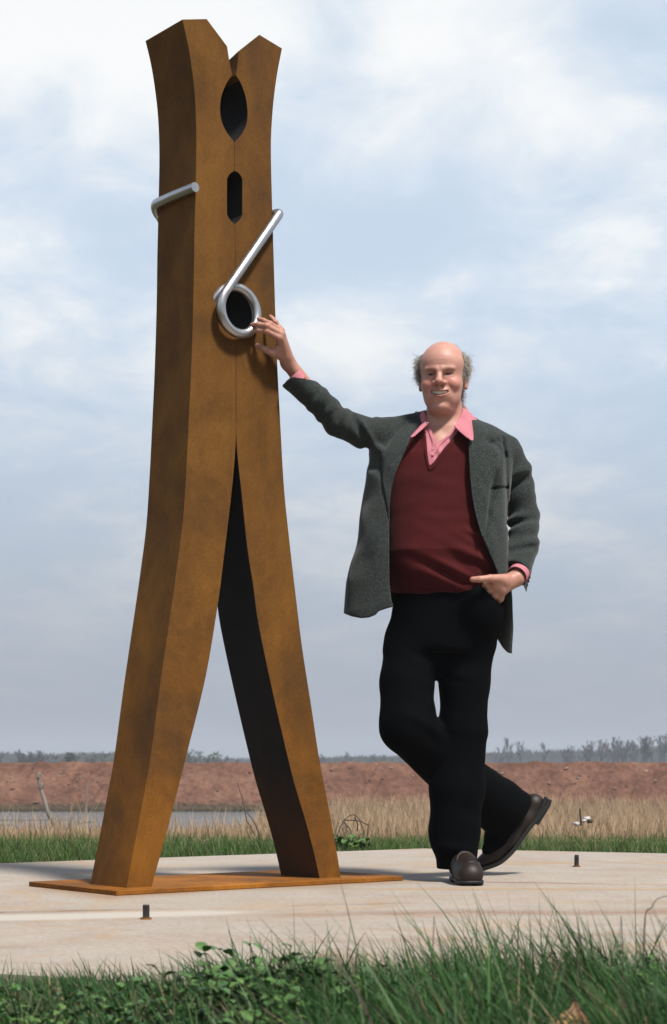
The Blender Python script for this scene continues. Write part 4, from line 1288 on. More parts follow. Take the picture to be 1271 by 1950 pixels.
# shirt collar: two points turned down over the sweater, with the stand behind the neck
def collar(rows, depths, name):
    """rows of pixel points, one depth per point, solid 3 mm cloth"""
    n, k = len(rows), len(rows[0])
    P = np.array([[W(x, y, Y) for (x, y), Y in zip(r, d)] for r, d in zip(rows, depths)])
    # refine
    for axis in (0, 1):
        Q = np.moveaxis(P, axis, 0); new = []
        for i in range(Q.shape[1]): new.append(np.array(catmull(list(Q[:, i]), 4)))
        P = np.moveaxis(np.array(new).transpose(1, 0, 2), 0, axis)
    n, k = P.shape[:2]
    du = np.gradient(P, axis=0); dv = np.gradient(P, axis=1)
    nr = np.cross(du.reshape(-1, 3), dv.reshape(-1, 3)); nr /= np.linalg.norm(nr, axis=1)[:, None] + 1e-9
    if nr[:, 1].mean() > 0: nr = -nr
    fr = P.reshape(-1, 3) + nr * .0018; bk = P.reshape(-1, 3) - nr * .0018
    v = np.concatenate([fr, bk]); m_ = n * k; f = []
    for i in range(n - 1):
        for j in range(k - 1):
            a = i * k + j
            f.append((a, a + 1, a + k + 1, a + k)); f.append((a + m_, a + k + m_, a + k + 1 + m_, a + 1 + m_))
    rim = [j for j in range(k)] + [i * k + k - 1 for i in range(1, n)] + [(n - 1) * k + j for j in range(k - 2, -1, -1)] + [i * k for i in range(n - 2, 0, -1)]
    for i in range(len(rim)):
        a, b = rim[i], rim[(i + 1) % len(rim)]; f.append((b, a, a + m_, b + m_))
    o = obj(name, v, f, pink, shirt, smooth=True)
    bm = bmesh.new(); bm.from_mesh(o.data); bmesh.ops.recalc_face_normals(bm, faces=bm.faces); bm.to_mesh(o.data); bm.free()
    e = o.modifiers.new('es', 'EDGE_SPLIT'); e.split_angle = R(60)
    return o
# picture right: fold line from the nape round to the throat, free edge to the point
collar([[(878, 771), (884, 772), (889, 777)], [(881, 779), (888, 781), (894, 787)], [(879, 791), (889, 796), (899, 803)], [(872, 803), (886, 816), (901.5, 838)], [(865, 811), (876, 822), (888, 832)]],
       [[6.52, 6.50, 6.49], [6.47, 6.44, 6.43], [6.40, 6.36, 6.33], [6.335, 6.30, 6.275], [6.305, 6.29, 6.275]], 'collar')
collar([[(818, 786), (812, 789), (809, 795)], [(813, 790), (810, 796), (806, 803)], [(812, 798), (806, 805), (799, 813)], [(812, 803), (799, 816), (783, 832)], [(814, 808), (803, 819), (790, 830)]],
       [[6.50, 6.49, 6.48], [6.44, 6.42, 6.41], [6.38, 6.36, 6.34], [6.335, 6.305, 6.275], [6.315, 6.295, 6.28]], 'collar')
collar([[(812, 789), (809, 798)], [(830, 776), (830, 790)], [(850, 770), (850, 788)], [(872, 772), (874, 784)], [(884, 780), (890, 790)]],
       [[6.47, 6.44], [6.515, 6.52], [6.525, 6.53], [6.515, 6.52], [6.455, 6.44]], 'collar')
ico('button', W(814.5, 806, 6.30), .0042, eye_w, shirt, 2)

# ---- jacket
jk = Loft([(800, 855, 70, 6.45, .090, 2.2), (832, 851, 128, 6.45, .128, 2.4), (862, 843, 142, 6.44, .150, 2.5), (905, 838, 141, 6.425, .163, 2.5), (960, 831, 141, 6.415, .168, 2.5),
           (1000, 826, 142, 6.41, .180, 2.5), (1060, 820, 148, 6.40, .196, 2.5), (1110, 818, 157, 6.40, .208, 2.5), (1170, 816, 161, 6.40, .222, 2.5), (1200, 817, 160, 6.40, .225, 2.5), (1262, 817, 161, 6.40, .230, 2.5)])
arm_r = [(W(733, 829, 6.425), .060), (W(692, 823, 6.38), .0535), (W(645, 804, 6.33), .0525), (W(602, 759, 6.275), .0455), (W(557, 719, 6.22), .0440), (W(520, 684, 6.175), .0440)]
arm_l = [(W(966, 868, 6.44), .0615), (W(985, 905, 6.45), .0545), (W(998, 985, 6.465), .0565), (W(997, 1040, 6.40), .0520), (W(986, 1088, 6.325), .0470), (W(975, 1135, 6.26), .0470)]
JS = Sdf()
jb = jk.bound()
JS.add(lambda P: jk(P), jb[0], jb[1], k=.03)
JS.cone(W(812, 818, 6.46), W(738, 826, 6.435), .066, .054, .03)
JS.cone(W(888, 831, 6.46), W(964, 862, 6.445), .062, .058, .03)
JS.ell(W(850, 808, 6.47), (.105, .075, .055), .03)
SLR, SLL = Sdf(), Sdf()
SLR.chain(arm_r, .012); SLL.chain(arm_l, .012)
def sleeve_r(P, c, r):
    d = SLR(P, c, r)
    d += folds(P, W(655, 790, 6.30), (.075, .09, .06), (1, 0, -.25), .052, .0125, 0.3)
    d += folds(P, W(700, 815, 6.36), (.055, .09, .08), (1, 0, .25), .056, .0125, 1.4)
    d += folds(P, W(615, 765, 6.25), (.06, .08, .05), (.75, 0, -.65), .060, .0090, 2.0)
    d += .0022 * wob(P, 42, 1)
    return d
def sleeve_l(P, c, r):
    d = SLL(P, c, r)
    d += folds(P, W(998, 985, 6.41), (.07, .10, .065), (-.20, 0, 1), .058, .0165, 0.6)
    d += folds(P, W(985, 905, 6.40), (.06, .09, .07), (-.5, 0, 1), .070, .0125, 1.8)
    d += folds(P, W(1000, 1030, 6.35), (.06, .09, .05), (-.3, 0, 1), .055, .0110, 2.4)
    d += .0022 * wob(P, 40, 2)
    return d
def seam(P, pts, w_px, deep):
    # a pressed crease or seam along a line of pixels, on the front only
    x, y = to_px(P); p = np.asarray(pts, float); m_ = np.full(len(P), 1e9)
    g_ = w_px * 3
    if x.max() < p[:, 0].min() - g_ or x.min() > p[:, 0].max() + g_ or y.max() < p[:, 1].min() - g_ or y.min() > p[:, 1].max() + g_: return 0.0
    for a, b in zip(p[:-1], p[1:]):
        e = b - a; t = np.clip(((x - a[0]) * e[0] + (y - a[1]) * e[1]) / (e @ e), 0, 1)
        m_ = np.minimum(m_, (x - a[0] - e[0] * t) ** 2 + (y - a[1] - e[1] * t) ** 2)
    return np.where(P[:, 1] < 6.43, deep * np.exp(-m_ / w_px ** 2), 0.0)
LAPEL_EDGE = [(931, 838), (952, 852), (955, 862), (950, 885), (942, 915), (936, 950), (931, 985), (926, 1022)]
def torso_j(P, c, r):
    d = JS(P, c, r)
    d += seam(P, LAPEL_EDGE, 4.0, .006)
    d += seam(P, [(936, 846), (946, 838), (958, 846), (962, 870)], 4, .004)
    d += seam(P, [(958, 836), (963, 870), (965, 925), (967, 1000)], 4, .005)
    d += seam(P, [(934, 930), (966, 928)], 2.5, .005) + seam(P, [(934, 930), (930, 985)], 2.2, .003)
    d += seam(P, [(722, 800), (708, 830), (702, 862)], 4, .008)
    d += seam(P, [(735, 850), (724, 900), (728, 935), (741, 985)], 2.6, .004)
    d += folds(P, W(712, 860, 6.35), (.06, .15, .10), (.8, 0, .5), .075, .0120, 1.0)
    d += folds(P, W(705, 1000, 6.3), (.10, .2, .22), (1, 0, .18), .19, .0080, 0.7)
    d += folds(P, W(680, 1110, 6.3), (.08, .2, .13), (1, 0, -.1), .15, .0080, 2.2)
    d += folds(P, W(935, 1010, 6.3), (.05, .2, .13), (1, 0, .35), .10, .0110, 0.2)
    d += folds(P, W(955, 880, 6.32), (.045, .12, .09), (1, 0, -.1), .085, .0110, 1.9)
    d += .0035 * wob(P, 17, 3) + .0015 * wob(P, 41, 1)
    return d
def half(P, a, n): return (P - a) @ (n / np.linalg.norm(n))
cr0 = W(555, 719, 6.215); crn = W(543, 704, 6.20) - W(566, 731, 6.23)
crn = W(555 - 32, 719 - 40, 6.205) - W(555, 719, 6.22)
cl0 = W(985, 1094, 6.32); cln = W(985 - 26, 1094 + 31, 6.24) - cl0
OPENING = [(806, 700), (812, 784), (800, 806), (783, 834), (764, 876), (750, 912), (743.5, 940), (742, 1000), (741.5, 1060), (742, 1110), (746, 1145), (751, 1156), (752, 1300),
           (940, 1300), (944, 1216), (949, 1170), (952, 1112), (947, 1088), (936, 1062), (920, 1025), (908, 985), (900, 945), (896, 905), (893.5, 870), (893, 838), (900, 802), (892, 775), (890, 700)]
HEM_J = [(440, 500), (1060, 500), (1060, 1246), (977, 1245), (967, 1243), (958, 1234), (945, 1213), (860, 1190), (752, 1155), (740, 1158), (722, 1164), (716, 1171), (704, 1176), (688, 1177.5), (670, 1174), (655, 1168), (440, 1160)]
def jacket_fn(P, c=None, r=1e9):
    dt, dr, dl = torso_j(P, c, r), sleeve_r(P, c, r), sleeve_l(P, c, r)
    th = .0088
    body_out = smin(dt, dr, .022)
    shell_in = np.minimum(dt + th, dr + th)
    d = np.maximum(body_out, -shell_in)
    op = poly_cut(P, OPENING)
    frontp = P[:, 1] < 6.47
    cut = np.where(frontp, -op, -1.0)
    cut = np.maximum(cut, np.where(P[:, 1] < 6.37, -poly_cut(P, [(930, 1094), (1010, 1094), (1010, 1300), (930, 1300)]), -1.0))   # swept back behind the hand
    keep_arm = np.minimum(dr, dl) < 0.004
    d = np.maximum(d, np.where(keep_arm & (P[:, 0] < -0.08), -1.0, cut))
    d = np.maximum(d, poly_cut(P, HEM_J))
    d = np.maximum(d, half(P, cr0, crn))
    # the left sleeve is a tube of its own, set into the shoulder
    sl = np.maximum(dl, -(dl + th)); sl = np.maximum(sl, half(P, cl0, cln))
    armhole = np.where((P[:, 2] > 1.47), dt + .004, 1.0)
    sl = np.maximum(sl, -np.minimum(armhole, 1.0))
    return np.minimum(d, sl)
v, q = surface_nets(jacket_fn, W(525, 1262, 6.1) - np.array((0, 0.08, 0.02)), (0.80, 6.66, 1.72), 0.0036, slack=2.1)
v = relax(v, q, 2, 0.5)
jacket = obj('jacket', v, q, tweed, man, smooth=True)
jk_depth = depth_of(lambda P: torso_j(P, None, 1e9))
# lapel and collar on the picture's right, folded back over the chest
drape([((893.5, 838), (931, 843)), ((893.5, 850), (949, 858)), ((894, 872), (946, 880)), ((896, 905), (939, 906)), ((900, 945), (932, 950)), ((908, 985), (928, 985)), ((919, 1022), (924, 1020))],
      jk_depth, .003, .010, 'lapel', tweed, jacket, per=4, nv=10)
drape([((900, 799), (914, 800)), ((894, 818), (928, 818)), ((893, 835), (936, 836)), ((893, 842), (931, 843))], jk_depth, .0035, .009, 'collar', tweed, jacket, per=4, nv=9)
drape([((812, 786), (792, 783)), ((800, 806), (768, 812)), ((783, 834), (742, 842)), ((764, 876), (728, 872)), ((751, 910), (730, 915)), ((744, 945), (736, 945)), ((742, 985), (740, 985))],
      jk_depth, .002, .005, 'lapel', tweed, jacket, per=4, nv=9)
drape([((935, 921), (935, 927.5)), ((950, 920), (950, 926.5)), ((965, 919), (965, 926))], jk_depth, .0015, .0035, 'breast_pocket', tweed, jacket, per=3, nv=4)
btn = M('horn_button', 0.35, spec=0.5).color((0.012, 0.011, 0.010)).m
for i, (x, y) in enumerate(((1009.5, 1098), (1007.5, 1105.5), (1005, 1113))):
    mb = MB(); p = W(x, y, 6.318); mb.tube([p - np.array((.004, 0, 0)), p + np.array((.0025, 0, -.001))], [.0068, .0062], 14)
    mb.obj('button', btn, jacket)
# turned-out corner of the cuff vent
cv = [W(1010, 1092, 6.32), W(1003, 1127, 6.30), W(997, 1113, 6.29), W(1001, 1100, 6.30)]
cvb = [p + np.array((0, .008, 0)) for p in cv]
obj('cuff_vent', cv + cvb, [(0, 1, 2, 3), (7, 6, 5, 4), (0, 4, 5, 1), (1, 5, 6, 2), (2, 6, 7, 3), (3, 7, 4, 0)], tweed, jacket)
# shirt cuffs
def cuff(chain, p0, n, out, r):
    n = n / np.linalg.norm(n); a = p0 - n * .03; b = p0 + n * out
    t1 = np.cross(n, (0, 1, 0)); t1 /= np.linalg.norm(t1); t2 = np.cross(n, t1)
    v = []; f = []; K_ = 28
    for (c, rr_) in ((a, r), (b, r), (b, r - .003), (a, r - .003)):
        for k in range(K_):
            an = 2 * math.pi * k / K_; v.append(c + (t1 * math.cos(an) + t2 * math.sin(an)) * rr_)
    for s_ in range(4):
        for k in range(K_): f.append((s_ * K_ + k, s_ * K_ + (k + 1) % K_, ((s_ + 1) % 4) * K_ + (k + 1) % K_, ((s_ + 1) % 4) * K_ + k))
    o = obj('cuff', v, f, pink, shirt, smooth=True)
    e = o.modifiers.new('es', 'EDGE_SPLIT'); e.split_angle = R(50)
cuff(arm_r, W(558, 716, 6.215), crn, .001, .0335)
cuff(arm_l, W(986, 1095, 6.30), cln, .006, .0375)

# ---- trousers
TR = Sdf()
hip = Loft([(1112, 846, 97, 6.41, .128, 2.3), (1150, 846, 97, 6.41, .130, 2.3), (1200, 844, 103, 6.42, .132, 2.3), (1245, 838, 106, 6.42, .128, 2.3)])
hb = hip.bound(); TR.add(lambda P: hip(P), hb[0], hb[1], k=.03)
legR = [(W(786, 1222, 6.42), .100), (W(775, 1300, 6.37), .0935), (W(777, 1382, 6.335), .0985), (W(862, 1471, 6.55), .094), (W(948, 1533, 6.74), .100), (W(985, 1566, 6.83), .116)]
legL = [(W(893, 1215, 6.42), .098), (W(885, 1300, 6.42), .0870), (W(882, 1392, 6.42), .0840), (W(871, 1500, 6.425), .0960), (W(866, 1585, 6.425), .0880), (W(871, 1665, 6.42), .0670)]
TR.cone(W(838, 1215, 6.41), W(836, 1268, 6.405), .075, .052, .02)
TR.chain(legR[:4], .02)
TRL = Sdf().chain(legL, .025); TRF = Sdf().chain(legR[3:], .02)
hn0 = W(974, 1554, 6.80); hnn = W(974 + 73, 1554 + 68, 6.86) - hn0
def trousers_fn(P, c=None, r=1e9):
    d = TR(P, c, r)
    dl = TRL(P, c, r)
    dl += folds(P, W(872, 1400, 6.35), (.10, .15, .09), (.1, 0, 1), .09, .005, 0.3) + folds(P, W(870, 1610, 6.35), (.10, .15, .10), (.15, 0, 1), .09, .011, 1.3)
    dl = np.maximum(dl, CAM_H + (HOR - 1655) / PXM - P[:, 2])
    d = smin(d, dl, .015)
    df = np.maximum(TRF(P, c, r), half(P, hn0, hnn))
    df = np.maximum(df, -np.maximum(TRF(P, c, r) + .007, -half(P, hn0 - hnn / np.linalg.norm(hnn) * .05, hnn)))
    d = smin(d, df, .01)
    x_, y_ = to_px(P)
    line = ((x_ - 917) * 31 - (y_ - 1117) * 33) / math.hypot(31, 33) / PXM     # pocket edge, the hand goes in behind it
    bulge = np.where(P[:, 1] < 6.40, smax(ellipsoid(P, W(914, 1158, 6.340), (.085, .088, .105)), line, .006), 1.0)
    d = smin(d, bulge, .03)
    d += folds(P, W(800, 1390, 6.3), (.10, .2, .10), (.4, 0, 1), .08, .009, 1.0) + folds(P, W(845, 1260, 6.3), (.14, .2, .08), (.3, 0, 1), .08, .006, 2.0)
    return d
v, q = surface_nets(trousers_fn, W(700, 1680, 6.2) - np.array((0, .06, 0)), (0.86, 7.06, 1.10), 0.0046, slack=1.8)
v = relax(v, q, 1, 0.5)
trousers = obj('trousers', v, q, black, man, smooth=True)
# pocket edge over the fingers
tr_depth = depth_of(lambda P: trousers_fn(P), 6.0, 6.6)
sk = Sdf().chain([(W(972, 1556, 6.79), .050), (W(948, 1590, 6.79), .046), (W(936, 1618, 6.795), .036)], .02)
v, q = surface_nets(sk, W(900, 1650, 6.68), (0.78, 6.92, 0.27), 0.0045)
obj('sock', relax(v, q, 1, .5), q, black, man, smooth=True)
# ---- shoes
def shoe_solid(ch, k, extra, lo, hi, name):
    S_ = Sdf().chain(ch, k)
    for e in extra: S_.ell(*e)
    v, q = surface_nets(S_, lo, hi, 0.0032)
    return obj(name, relax(v, q, 1, .5), q, leather, man, smooth=True)
# the standing shoe points at the camera, a little to the right
def slab_along(name, pts, hw, mat, parent):
    """a sole: list of (centre, up, thickness); hw half widths; swept across `side`"""
    pass
S0 = Sdf()
sh_dir = np.array((.10, -1, 0)); sh_dir /= np.linalg.norm(sh_dir); sh_side = np.array((-sh_dir[1], sh_dir[0], 0))
sc0 = np.array(W(893, 1680, 6.25)); sc0[2] = 0
def sp_(f, s, z): return sc0 + sh_dir * f + sh_side * s + np.array((0, 0, z))
S0.cone(sp_(-.20, 0, .050), sp_(-.08, 0, .060), .036, .040, .03); S0.cone(sp_(-.08, 0, .062), sp_(.03, 0, .046), .040, .036, .03)
S0.cone(sp_(-.02, -.016, .040), sp_(.045, -.014, .034), .034, .028, .03); S0.cone(sp_(-.02, .016, .040), sp_(.045, .010, .034), .034, .028, .03)
S0.cone(sp_(-.16, 0, .06), sp_(-.16, 0, .12), .038, .040, .03)
def shoe0(P, c=None, r=1e9):
    d = S0(P, c, r)
    q_ = P - sc0; f_ = q_ @ sh_dir; s__ = q_ @ sh_side
    d = np.maximum(d, .016 - P[:, 2])
    # toe-cap seam and the stitched ridge round the vamp
    rr_ = np.sqrt(((f_ + .02) / .062) ** 2 + (s__ / .040) ** 2)
    d -= .0045 * np.exp(-((rr_ - 1.0) / .06) ** 2) * np.clip((P[:, 2] - .026) / .012, 0, 1)
    d += .0025 * np.exp(-((rr_ - 0.86) / .05) ** 2) * np.clip((P[:, 2] - .026) / .012, 0, 1)
    d -= .002 * np.exp(-((f_ + .085) / .014) ** 2) * np.clip((P[:, 2] - .03) / .02, 0, 1)
    return d
v, q = surface_nets(shoe0, sp_(0, 0, 0) - np.array((.12, .14, .01)), sp_(0, 0, 0) + np.array((.12, .27, .19)), 0.0028)
shoe = obj('shoe', relax(v, q, 1, .5), q, leather, man, smooth=True)
def sole0(P, c=None, r=1e9):
    q_ = P - sc0; f_ = q_ @ sh_dir; s__ = q_ @ sh_side
    a = np.interp(f_, [-.24, -.18, -.06, .02, .085], [.030, .036, .042, .0495, .034])
    t = np.clip((f_ + .235) / .32, 0, 1)
    dd = np.maximum(np.abs(s__) - a, np.abs(f_ + .078) - .158)
    rnd = np.sqrt(np.maximum(f_ - .03, 0) ** 2 + s__ ** 2) - .053
    dd = np.maximum(dd, rnd)
    bot = np.where(f_ < -.14, 0.0, np.interp(f_, [-.14, -.13, .04, .09], [.0, .008, .001, .010]))
    return np.maximum(dd, np.maximum(P[:, 2] - .0185, bot + .0006 - P[:, 2]))
v, q = surface_nets(sole0, sp_(0, 0, 0) - np.array((.12, .14, .012)), sp_(0, 0, 0) + np.array((.12, .28, .06)), 0.0026)
obj('sole', relax(v, q, 1, .4), q, sole_m, shoe, smooth=True)
# the crossed shoe, seen from its side, heel up and toe on the ground
SY = 6.80
def sq(x, y, dy=0): return W(x, y, SY + dy)
S1 = Sdf()
S1.cone(sq(1017, 1531), sq(1002, 1560), .0400, .0415, .02); S1.cone(sq(1002, 1560), sq(972, 1598), .0415, .0400, .02)
S1.cone(sq(972, 1598), sq(943, 1627), .0410, .0370, .02); S1.cone(sq(943, 1627), sq(908, 1652), .0370, .0240, .02)
side_n = np.array((0, 1.0, 0))
SOLE_PX = [(1052, 1524), (1046, 1537), (1030, 1558), (1013, 1578), (996, 1602), (978, 1626), (955, 1646), (930, 1656), (905, 1664), (890, 1669)]
sole_line = np.array(catmull(SOLE_PX, 4))
def shoe1(P, c=None, r=1e9):
    d = S1(P, c, r)
    return np.maximum(d, poly_cut(P, [(880, 1500), (1013, 1490), (1050, 1516), (1042, 1530), (1026, 1552), (1009, 1572), (993, 1596), (974, 1621), (951, 1641), (928, 1651), (903, 1659), (880, 1664)]))
v, q = surface_nets(shoe1, sq(880, 1680) - np.array((.02, .08, .02)), sq(1060, 1480) + np.array((.02, .10, .02)), 0.0034)
shoe2 = obj('shoe', relax(v, q, 1, .5), q, leather, man, smooth=True)
def plate_px(name, poly, y0, y1, mat, par):
    n = len(poly)
    v = [W(x, y, SY + y0) for x, y in poly] + [W(x, y, SY + y1) for x, y in poly]
    f = [tuple(range(n)), tuple(range(2 * n - 1, n - 1, -1))] + [(i, i + n, (i + 1) % n + n, (i + 1) % n) for i in range(n)]
    o = obj(name, v, f, mat, par)
    bm = bmesh.new(); bm.from_mesh(o.data); bmesh.ops.recalc_face_normals(bm, faces=bm.faces)
    bmesh.ops.triangulate(bm, faces=[x for x in bm.faces if len(x.verts) > 4]); bm.to_mesh(o.data); bm.free()
    return bevel(o, .003, 2, 40)
up_ = np.array([(a[0], a[1]) for a in sole_line]); tn = np.gradient(up_, axis=0); nn = np.stack([tn[:, 1], -tn[:, 0]], 1); nn /= np.linalg.norm(nn, axis=1)[:, None]
if nn[10][0] > 0: nn = -nn
low = up_; hi_ = up_ + nn * 8.0
plate_px('sole', [tuple(p) for p in low] + [tuple(p) for p in hi_[::-1]], -.042, .042, sole_m, shoe2)
plate_px('heel', [(1050, 1526), (1049, 1534), (1026, 1572), (1012, 1565), (1014, 1558), (1030, 1537), (1037, 1516), (1041, 1517)], -.036, .036, sole_m, shoe2)
# ================================================================ PLANTS
def leaf_mat(name, stops, rough=0.55, trans=0.25, spec=0.3):
    m = M(name, rough, spec=spec)
    at = m.t.nodes.new('ShaderNodeAttribute'); at.attribute_name = 'tint'
    m.color(at.outputs['Color'])
    m.b.inputs['Transmission Weight'].default_value = 0.0
    tr = m.t.nodes.new('ShaderNodeBsdfTranslucent'); m.link(at.outputs['Color'], tr.inputs[0])
    mx = m.t.nodes.new('ShaderNodeMixShader'); mx.inputs[0].default_value = trans
    o = m.t.nodes['Material Output']
    m.link(m.b.outputs[0], mx.inputs[1]); m.link(tr.outputs[0], mx.inputs[2]); m.link(mx.outputs[0], o.inputs['Surface'])
    return m.m
blade_m = leaf_mat('grass_blade', None)
reed_m = leaf_mat('dry_reed', None, 0.7, 0.2, 0.15)

def blades(x, y, z, h, wd, lean_dir, lean, bend, segs=4, face=None):
    """ribbons: arrays of the same length -> verts, faces, id of the blade per vertex, t along it"""
    n = len(x)
    if face is None: face = rng.uniform(0, math.pi, n)
    t = np.linspace(0, 1, segs + 1)
    V = np.zeros((n, segs + 1, 2, 3))
    for i, tt in enumerate(t):
        off = lean * tt + bend * tt * tt
        cxp = x + np.cos(lean_dir) * off * h; cyp = y + np.sin(lean_dir) * off * h
        cz = z + h * tt * np.sqrt(np.clip(1 - 0.28 * np.clip(off, 0, 1.4) ** 2, 0.3, 1))
        ww = wd * (1 - tt ** 1.6 * 0.93) * 0.5
        for s_, sg in ((0, -1), (1, 1)):
            V[:, i, s_, 0] = cxp + sg * np.cos(face) * ww
            V[:, i, s_, 1] = cyp + sg * np.sin(face) * ww
            V[:, i, s_, 2] = cz
    base = (np.arange(n) * (segs + 1) * 2)[:, None]
    q = np.array([[2 * i, 2 * i + 1, 2 * i + 3, 2 * i + 2] for i in range(segs)]).ravel()[None, :]
    F = (base + q).reshape(-1, 4)
    ids = np.repeat(np.arange(n), (segs + 1) * 2); T = np.tile(np.repeat(t, 2), n)
    return V.reshape(-1, 3), F, ids, T
def mixc(a, b, t): return np.asarray(a) * (1 - t[:, None]) + np.asarray(b) * t[:, None]

def in_slab(x, y, grow=0.0):
    h = np.array(hexv); c = h.mean(0); inside = np.ones(len(x), bool)
    for i in range(6):
        a, b = h[i], h[(i + 1) % 6]; e = b - a; nrm = np.array((e[1], -e[0])); nrm /= np.linalg.norm(nrm)
        if nrm @ (c - a) > 0: nrm = -nrm
        inside &= ((x - a[0]) * nrm[0] + (y - a[1]) * nrm[1]) < grow
    return inside

# ---- short green grass on the ground beyond and round the slab
n = 95000
y = 6.0 + 7.6 * rng.random(n) ** 1.0; x = rng.uniform(-1, 1, n) * (0.24 * y + 0.5)
keep = ~in_slab(x, y, 0.02); x, y = x[keep], y[keep]
edge = in_slab(x, y, 0.9)
keep = edge | (rng.random(len(x)) < 0.55); x, y = x[keep], y[keep]
cl = vnoise(x * 1.6, y * 1.6, 2.0); cl2 = vnoise(x * 5, y * 5, 6.0)
h = np.clip(rng.normal(0.064, 0.022, len(x)) * (1 + 0.55 * cl + 0.35 * cl2), 0.025, 0.21)
dens = rng.random(len(x)) < np.clip(0.85 + 0.9 * cl2, 0.25, 1); x, y, h, cl, cl2 = x[dens], y[dens], h[dens], cl[dens], cl2[dens]
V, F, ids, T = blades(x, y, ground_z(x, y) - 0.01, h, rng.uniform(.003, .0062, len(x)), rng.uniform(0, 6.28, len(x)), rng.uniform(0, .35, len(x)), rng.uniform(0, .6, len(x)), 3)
r1 = rng.random(len(x)); dry = (rng.random(len(x)) < 0.10 + 0.10 * (y > 11.5)).astype(float)
cb = mixc((0.036, 0.085, 0.018), (0.095, 0.175, 0.036), r1); cb = cb * (1 - dry[:, None]) + np.array((0.24, 0.19, 0.10)) * dry[:, None]
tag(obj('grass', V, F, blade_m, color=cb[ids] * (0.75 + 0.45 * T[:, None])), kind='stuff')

# ---- dry reeds between the grass and the pond
def reeds(n, y0, y1, xl, xr, hm, hs, keepfn=None):
    y = rng.uniform(y0, y1, n); x = rng.uniform(xl, xr, n) * y
    if keepfn is not None:
        k = keepfn(x, y); x, y = x[k], y[k]
    g1 = vnoise(x * 0.7, y * 0.35, 3.0); g2 = vnoise(x * 2.6, y * 1.2, 8.0)
    h = np.clip(rng.normal(hm, hs, len(x)) * (1 + 0.35 * g1 + 0.25 * g2), 0.12, 1.3)
    k = rng.random(len(x)) < np.clip(0.62 + 0.9 * g2 + 0.3 * g1, 0.12, 1); x, y, h, g1, g2 = x[k], y[k], h[k], g1[k], g2[k]
    m = len(x)
    return x, y, h, g1, g2
def shore_gap(x, y): return ~((x < shore(y) + 0.25) & (y > 41.3))
parts_ = []
for a in ((15000, 13.2, 22, -.21, .21, .20, .06), (26000, 22, 42, -.205, .205, .34, .09), (20000, 40, 61.5, -.20, .205, .44, .12)):
    parts_.append(reeds(*a, keepfn=shore_gap))
x, y, h, g1, g2 = [np.concatenate(k) for k in zip(*parts_)]
pxr = x / y * FPX + CX                       # thinner and lower in front of the pond
lf = smooth(560, 330, pxr) * smooth(14, 24, y)
k = rng.random(len(x)) > 0.86 * lf
x, y, h, g1, g2, lf, pxr = [q_[k] for q_ in (x, y, h, g1, g2, lf, pxr)]
h = h * (1 - 0.68 * lf) * np.where((y > 30) & (pxr > 560), 1.0, .95)
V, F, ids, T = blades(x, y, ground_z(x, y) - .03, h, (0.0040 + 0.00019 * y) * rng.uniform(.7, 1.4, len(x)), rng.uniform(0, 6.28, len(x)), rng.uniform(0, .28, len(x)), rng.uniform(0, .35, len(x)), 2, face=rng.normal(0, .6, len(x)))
r1 = np.clip(rng.random(len(x)) * 0.7 + 0.3 * (g1 * .5 + .5), 0, 1)
cb = mixc((0.33, 0.225, 0.135), (0.62, 0.46, 0.30), r1)
dk = (rng.random(len(x)) < 0.10).astype(float)[:, None]; cb = cb * (1 - dk) + np.array((0.10, 0.072, 0.05)) * dk
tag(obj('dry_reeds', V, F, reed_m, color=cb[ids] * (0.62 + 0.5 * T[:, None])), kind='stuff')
# dark sedge along the water's edge and the foot of the bank
n = 7000
x = rng.uniform(-13, 3.2, n); y = rng.choice([0, 1], n, p=[.75, .25]); 
yy = np.where(y == 0, rng.normal(62.0, .35, n), rng.normal(60.8, .3, n)); k = (x < 2.6) & ((y == 0) | (x > shore(yy) - .1)); x, yy = x[k], yy[k]
V, F, ids, T = blades(x, yy, np.maximum(ground_z(x, yy), -1.25), rng.uniform(.05, .2, len(x)), rng.uniform(.012, .03, len(x)), rng.uniform(0, 6.28, len(x)), rng.uniform(0, .6, len(x)), rng.uniform(0, .6, len(x)), 2)
cb = mixc((0.030, 0.036, 0.018), (0.085, 0.075, 0.045), rng.random(len(x)))
tag(obj('sedge', V, F, blade_m, color=cb[ids]), kind='stuff')

# ---- tall grass in front of the slab, close to the camera
n = 34000
y = rng.uniform(2.05, 3.32, n); x = rng.uniform(-1, 1, n) * (0.21 * y + 0.12)
k = ~in_slab(x, y, 0.015) & ~((np.abs(x / y * FPX + CX - 1092) < 55) & (y < 2.50) & (rng.random(len(x)) < .8)); x, y = x[k], y[k]
u_ = x / (y * 0.186)                                   # -1 .. 1 across the frame
tall = np.interp(u_, [-1.2, -.75, -.35, -.12, .15, .45, .75, 1.0, 1.3], [.40, .43, .50, .70, .78, .88, .92, .94, .95])
pxb = x / y * FPX + CX
k = ~((rng.random(len(x)) < .5) & (((pxb > 395) & (pxb < 630)) | (pxb < 90)) & (y < 2.95)); x, y, u_, tall = x[k], y[k], u_[k], tall[k]
cl = vnoise(x * 4, y * 4, 1.0); cl2 = vnoise(x * 11, y * 11, 3.0)
h = np.clip(rng.normal(0.150, 0.034, len(x)) * tall * (1 + .40 * cl + .40 * cl2), .04, .31)
lead = rng.random(len(x)) < 0.035; h = np.where(lead, h * rng.uniform(1.15, 1.5, len(x)), h)
k = rng.random(len(x)) < np.clip(0.72 + 0.8 * cl2, .2, 1); x, y, h, cl, u_ = x[k], y[k], h[k], cl[k], u_[k]
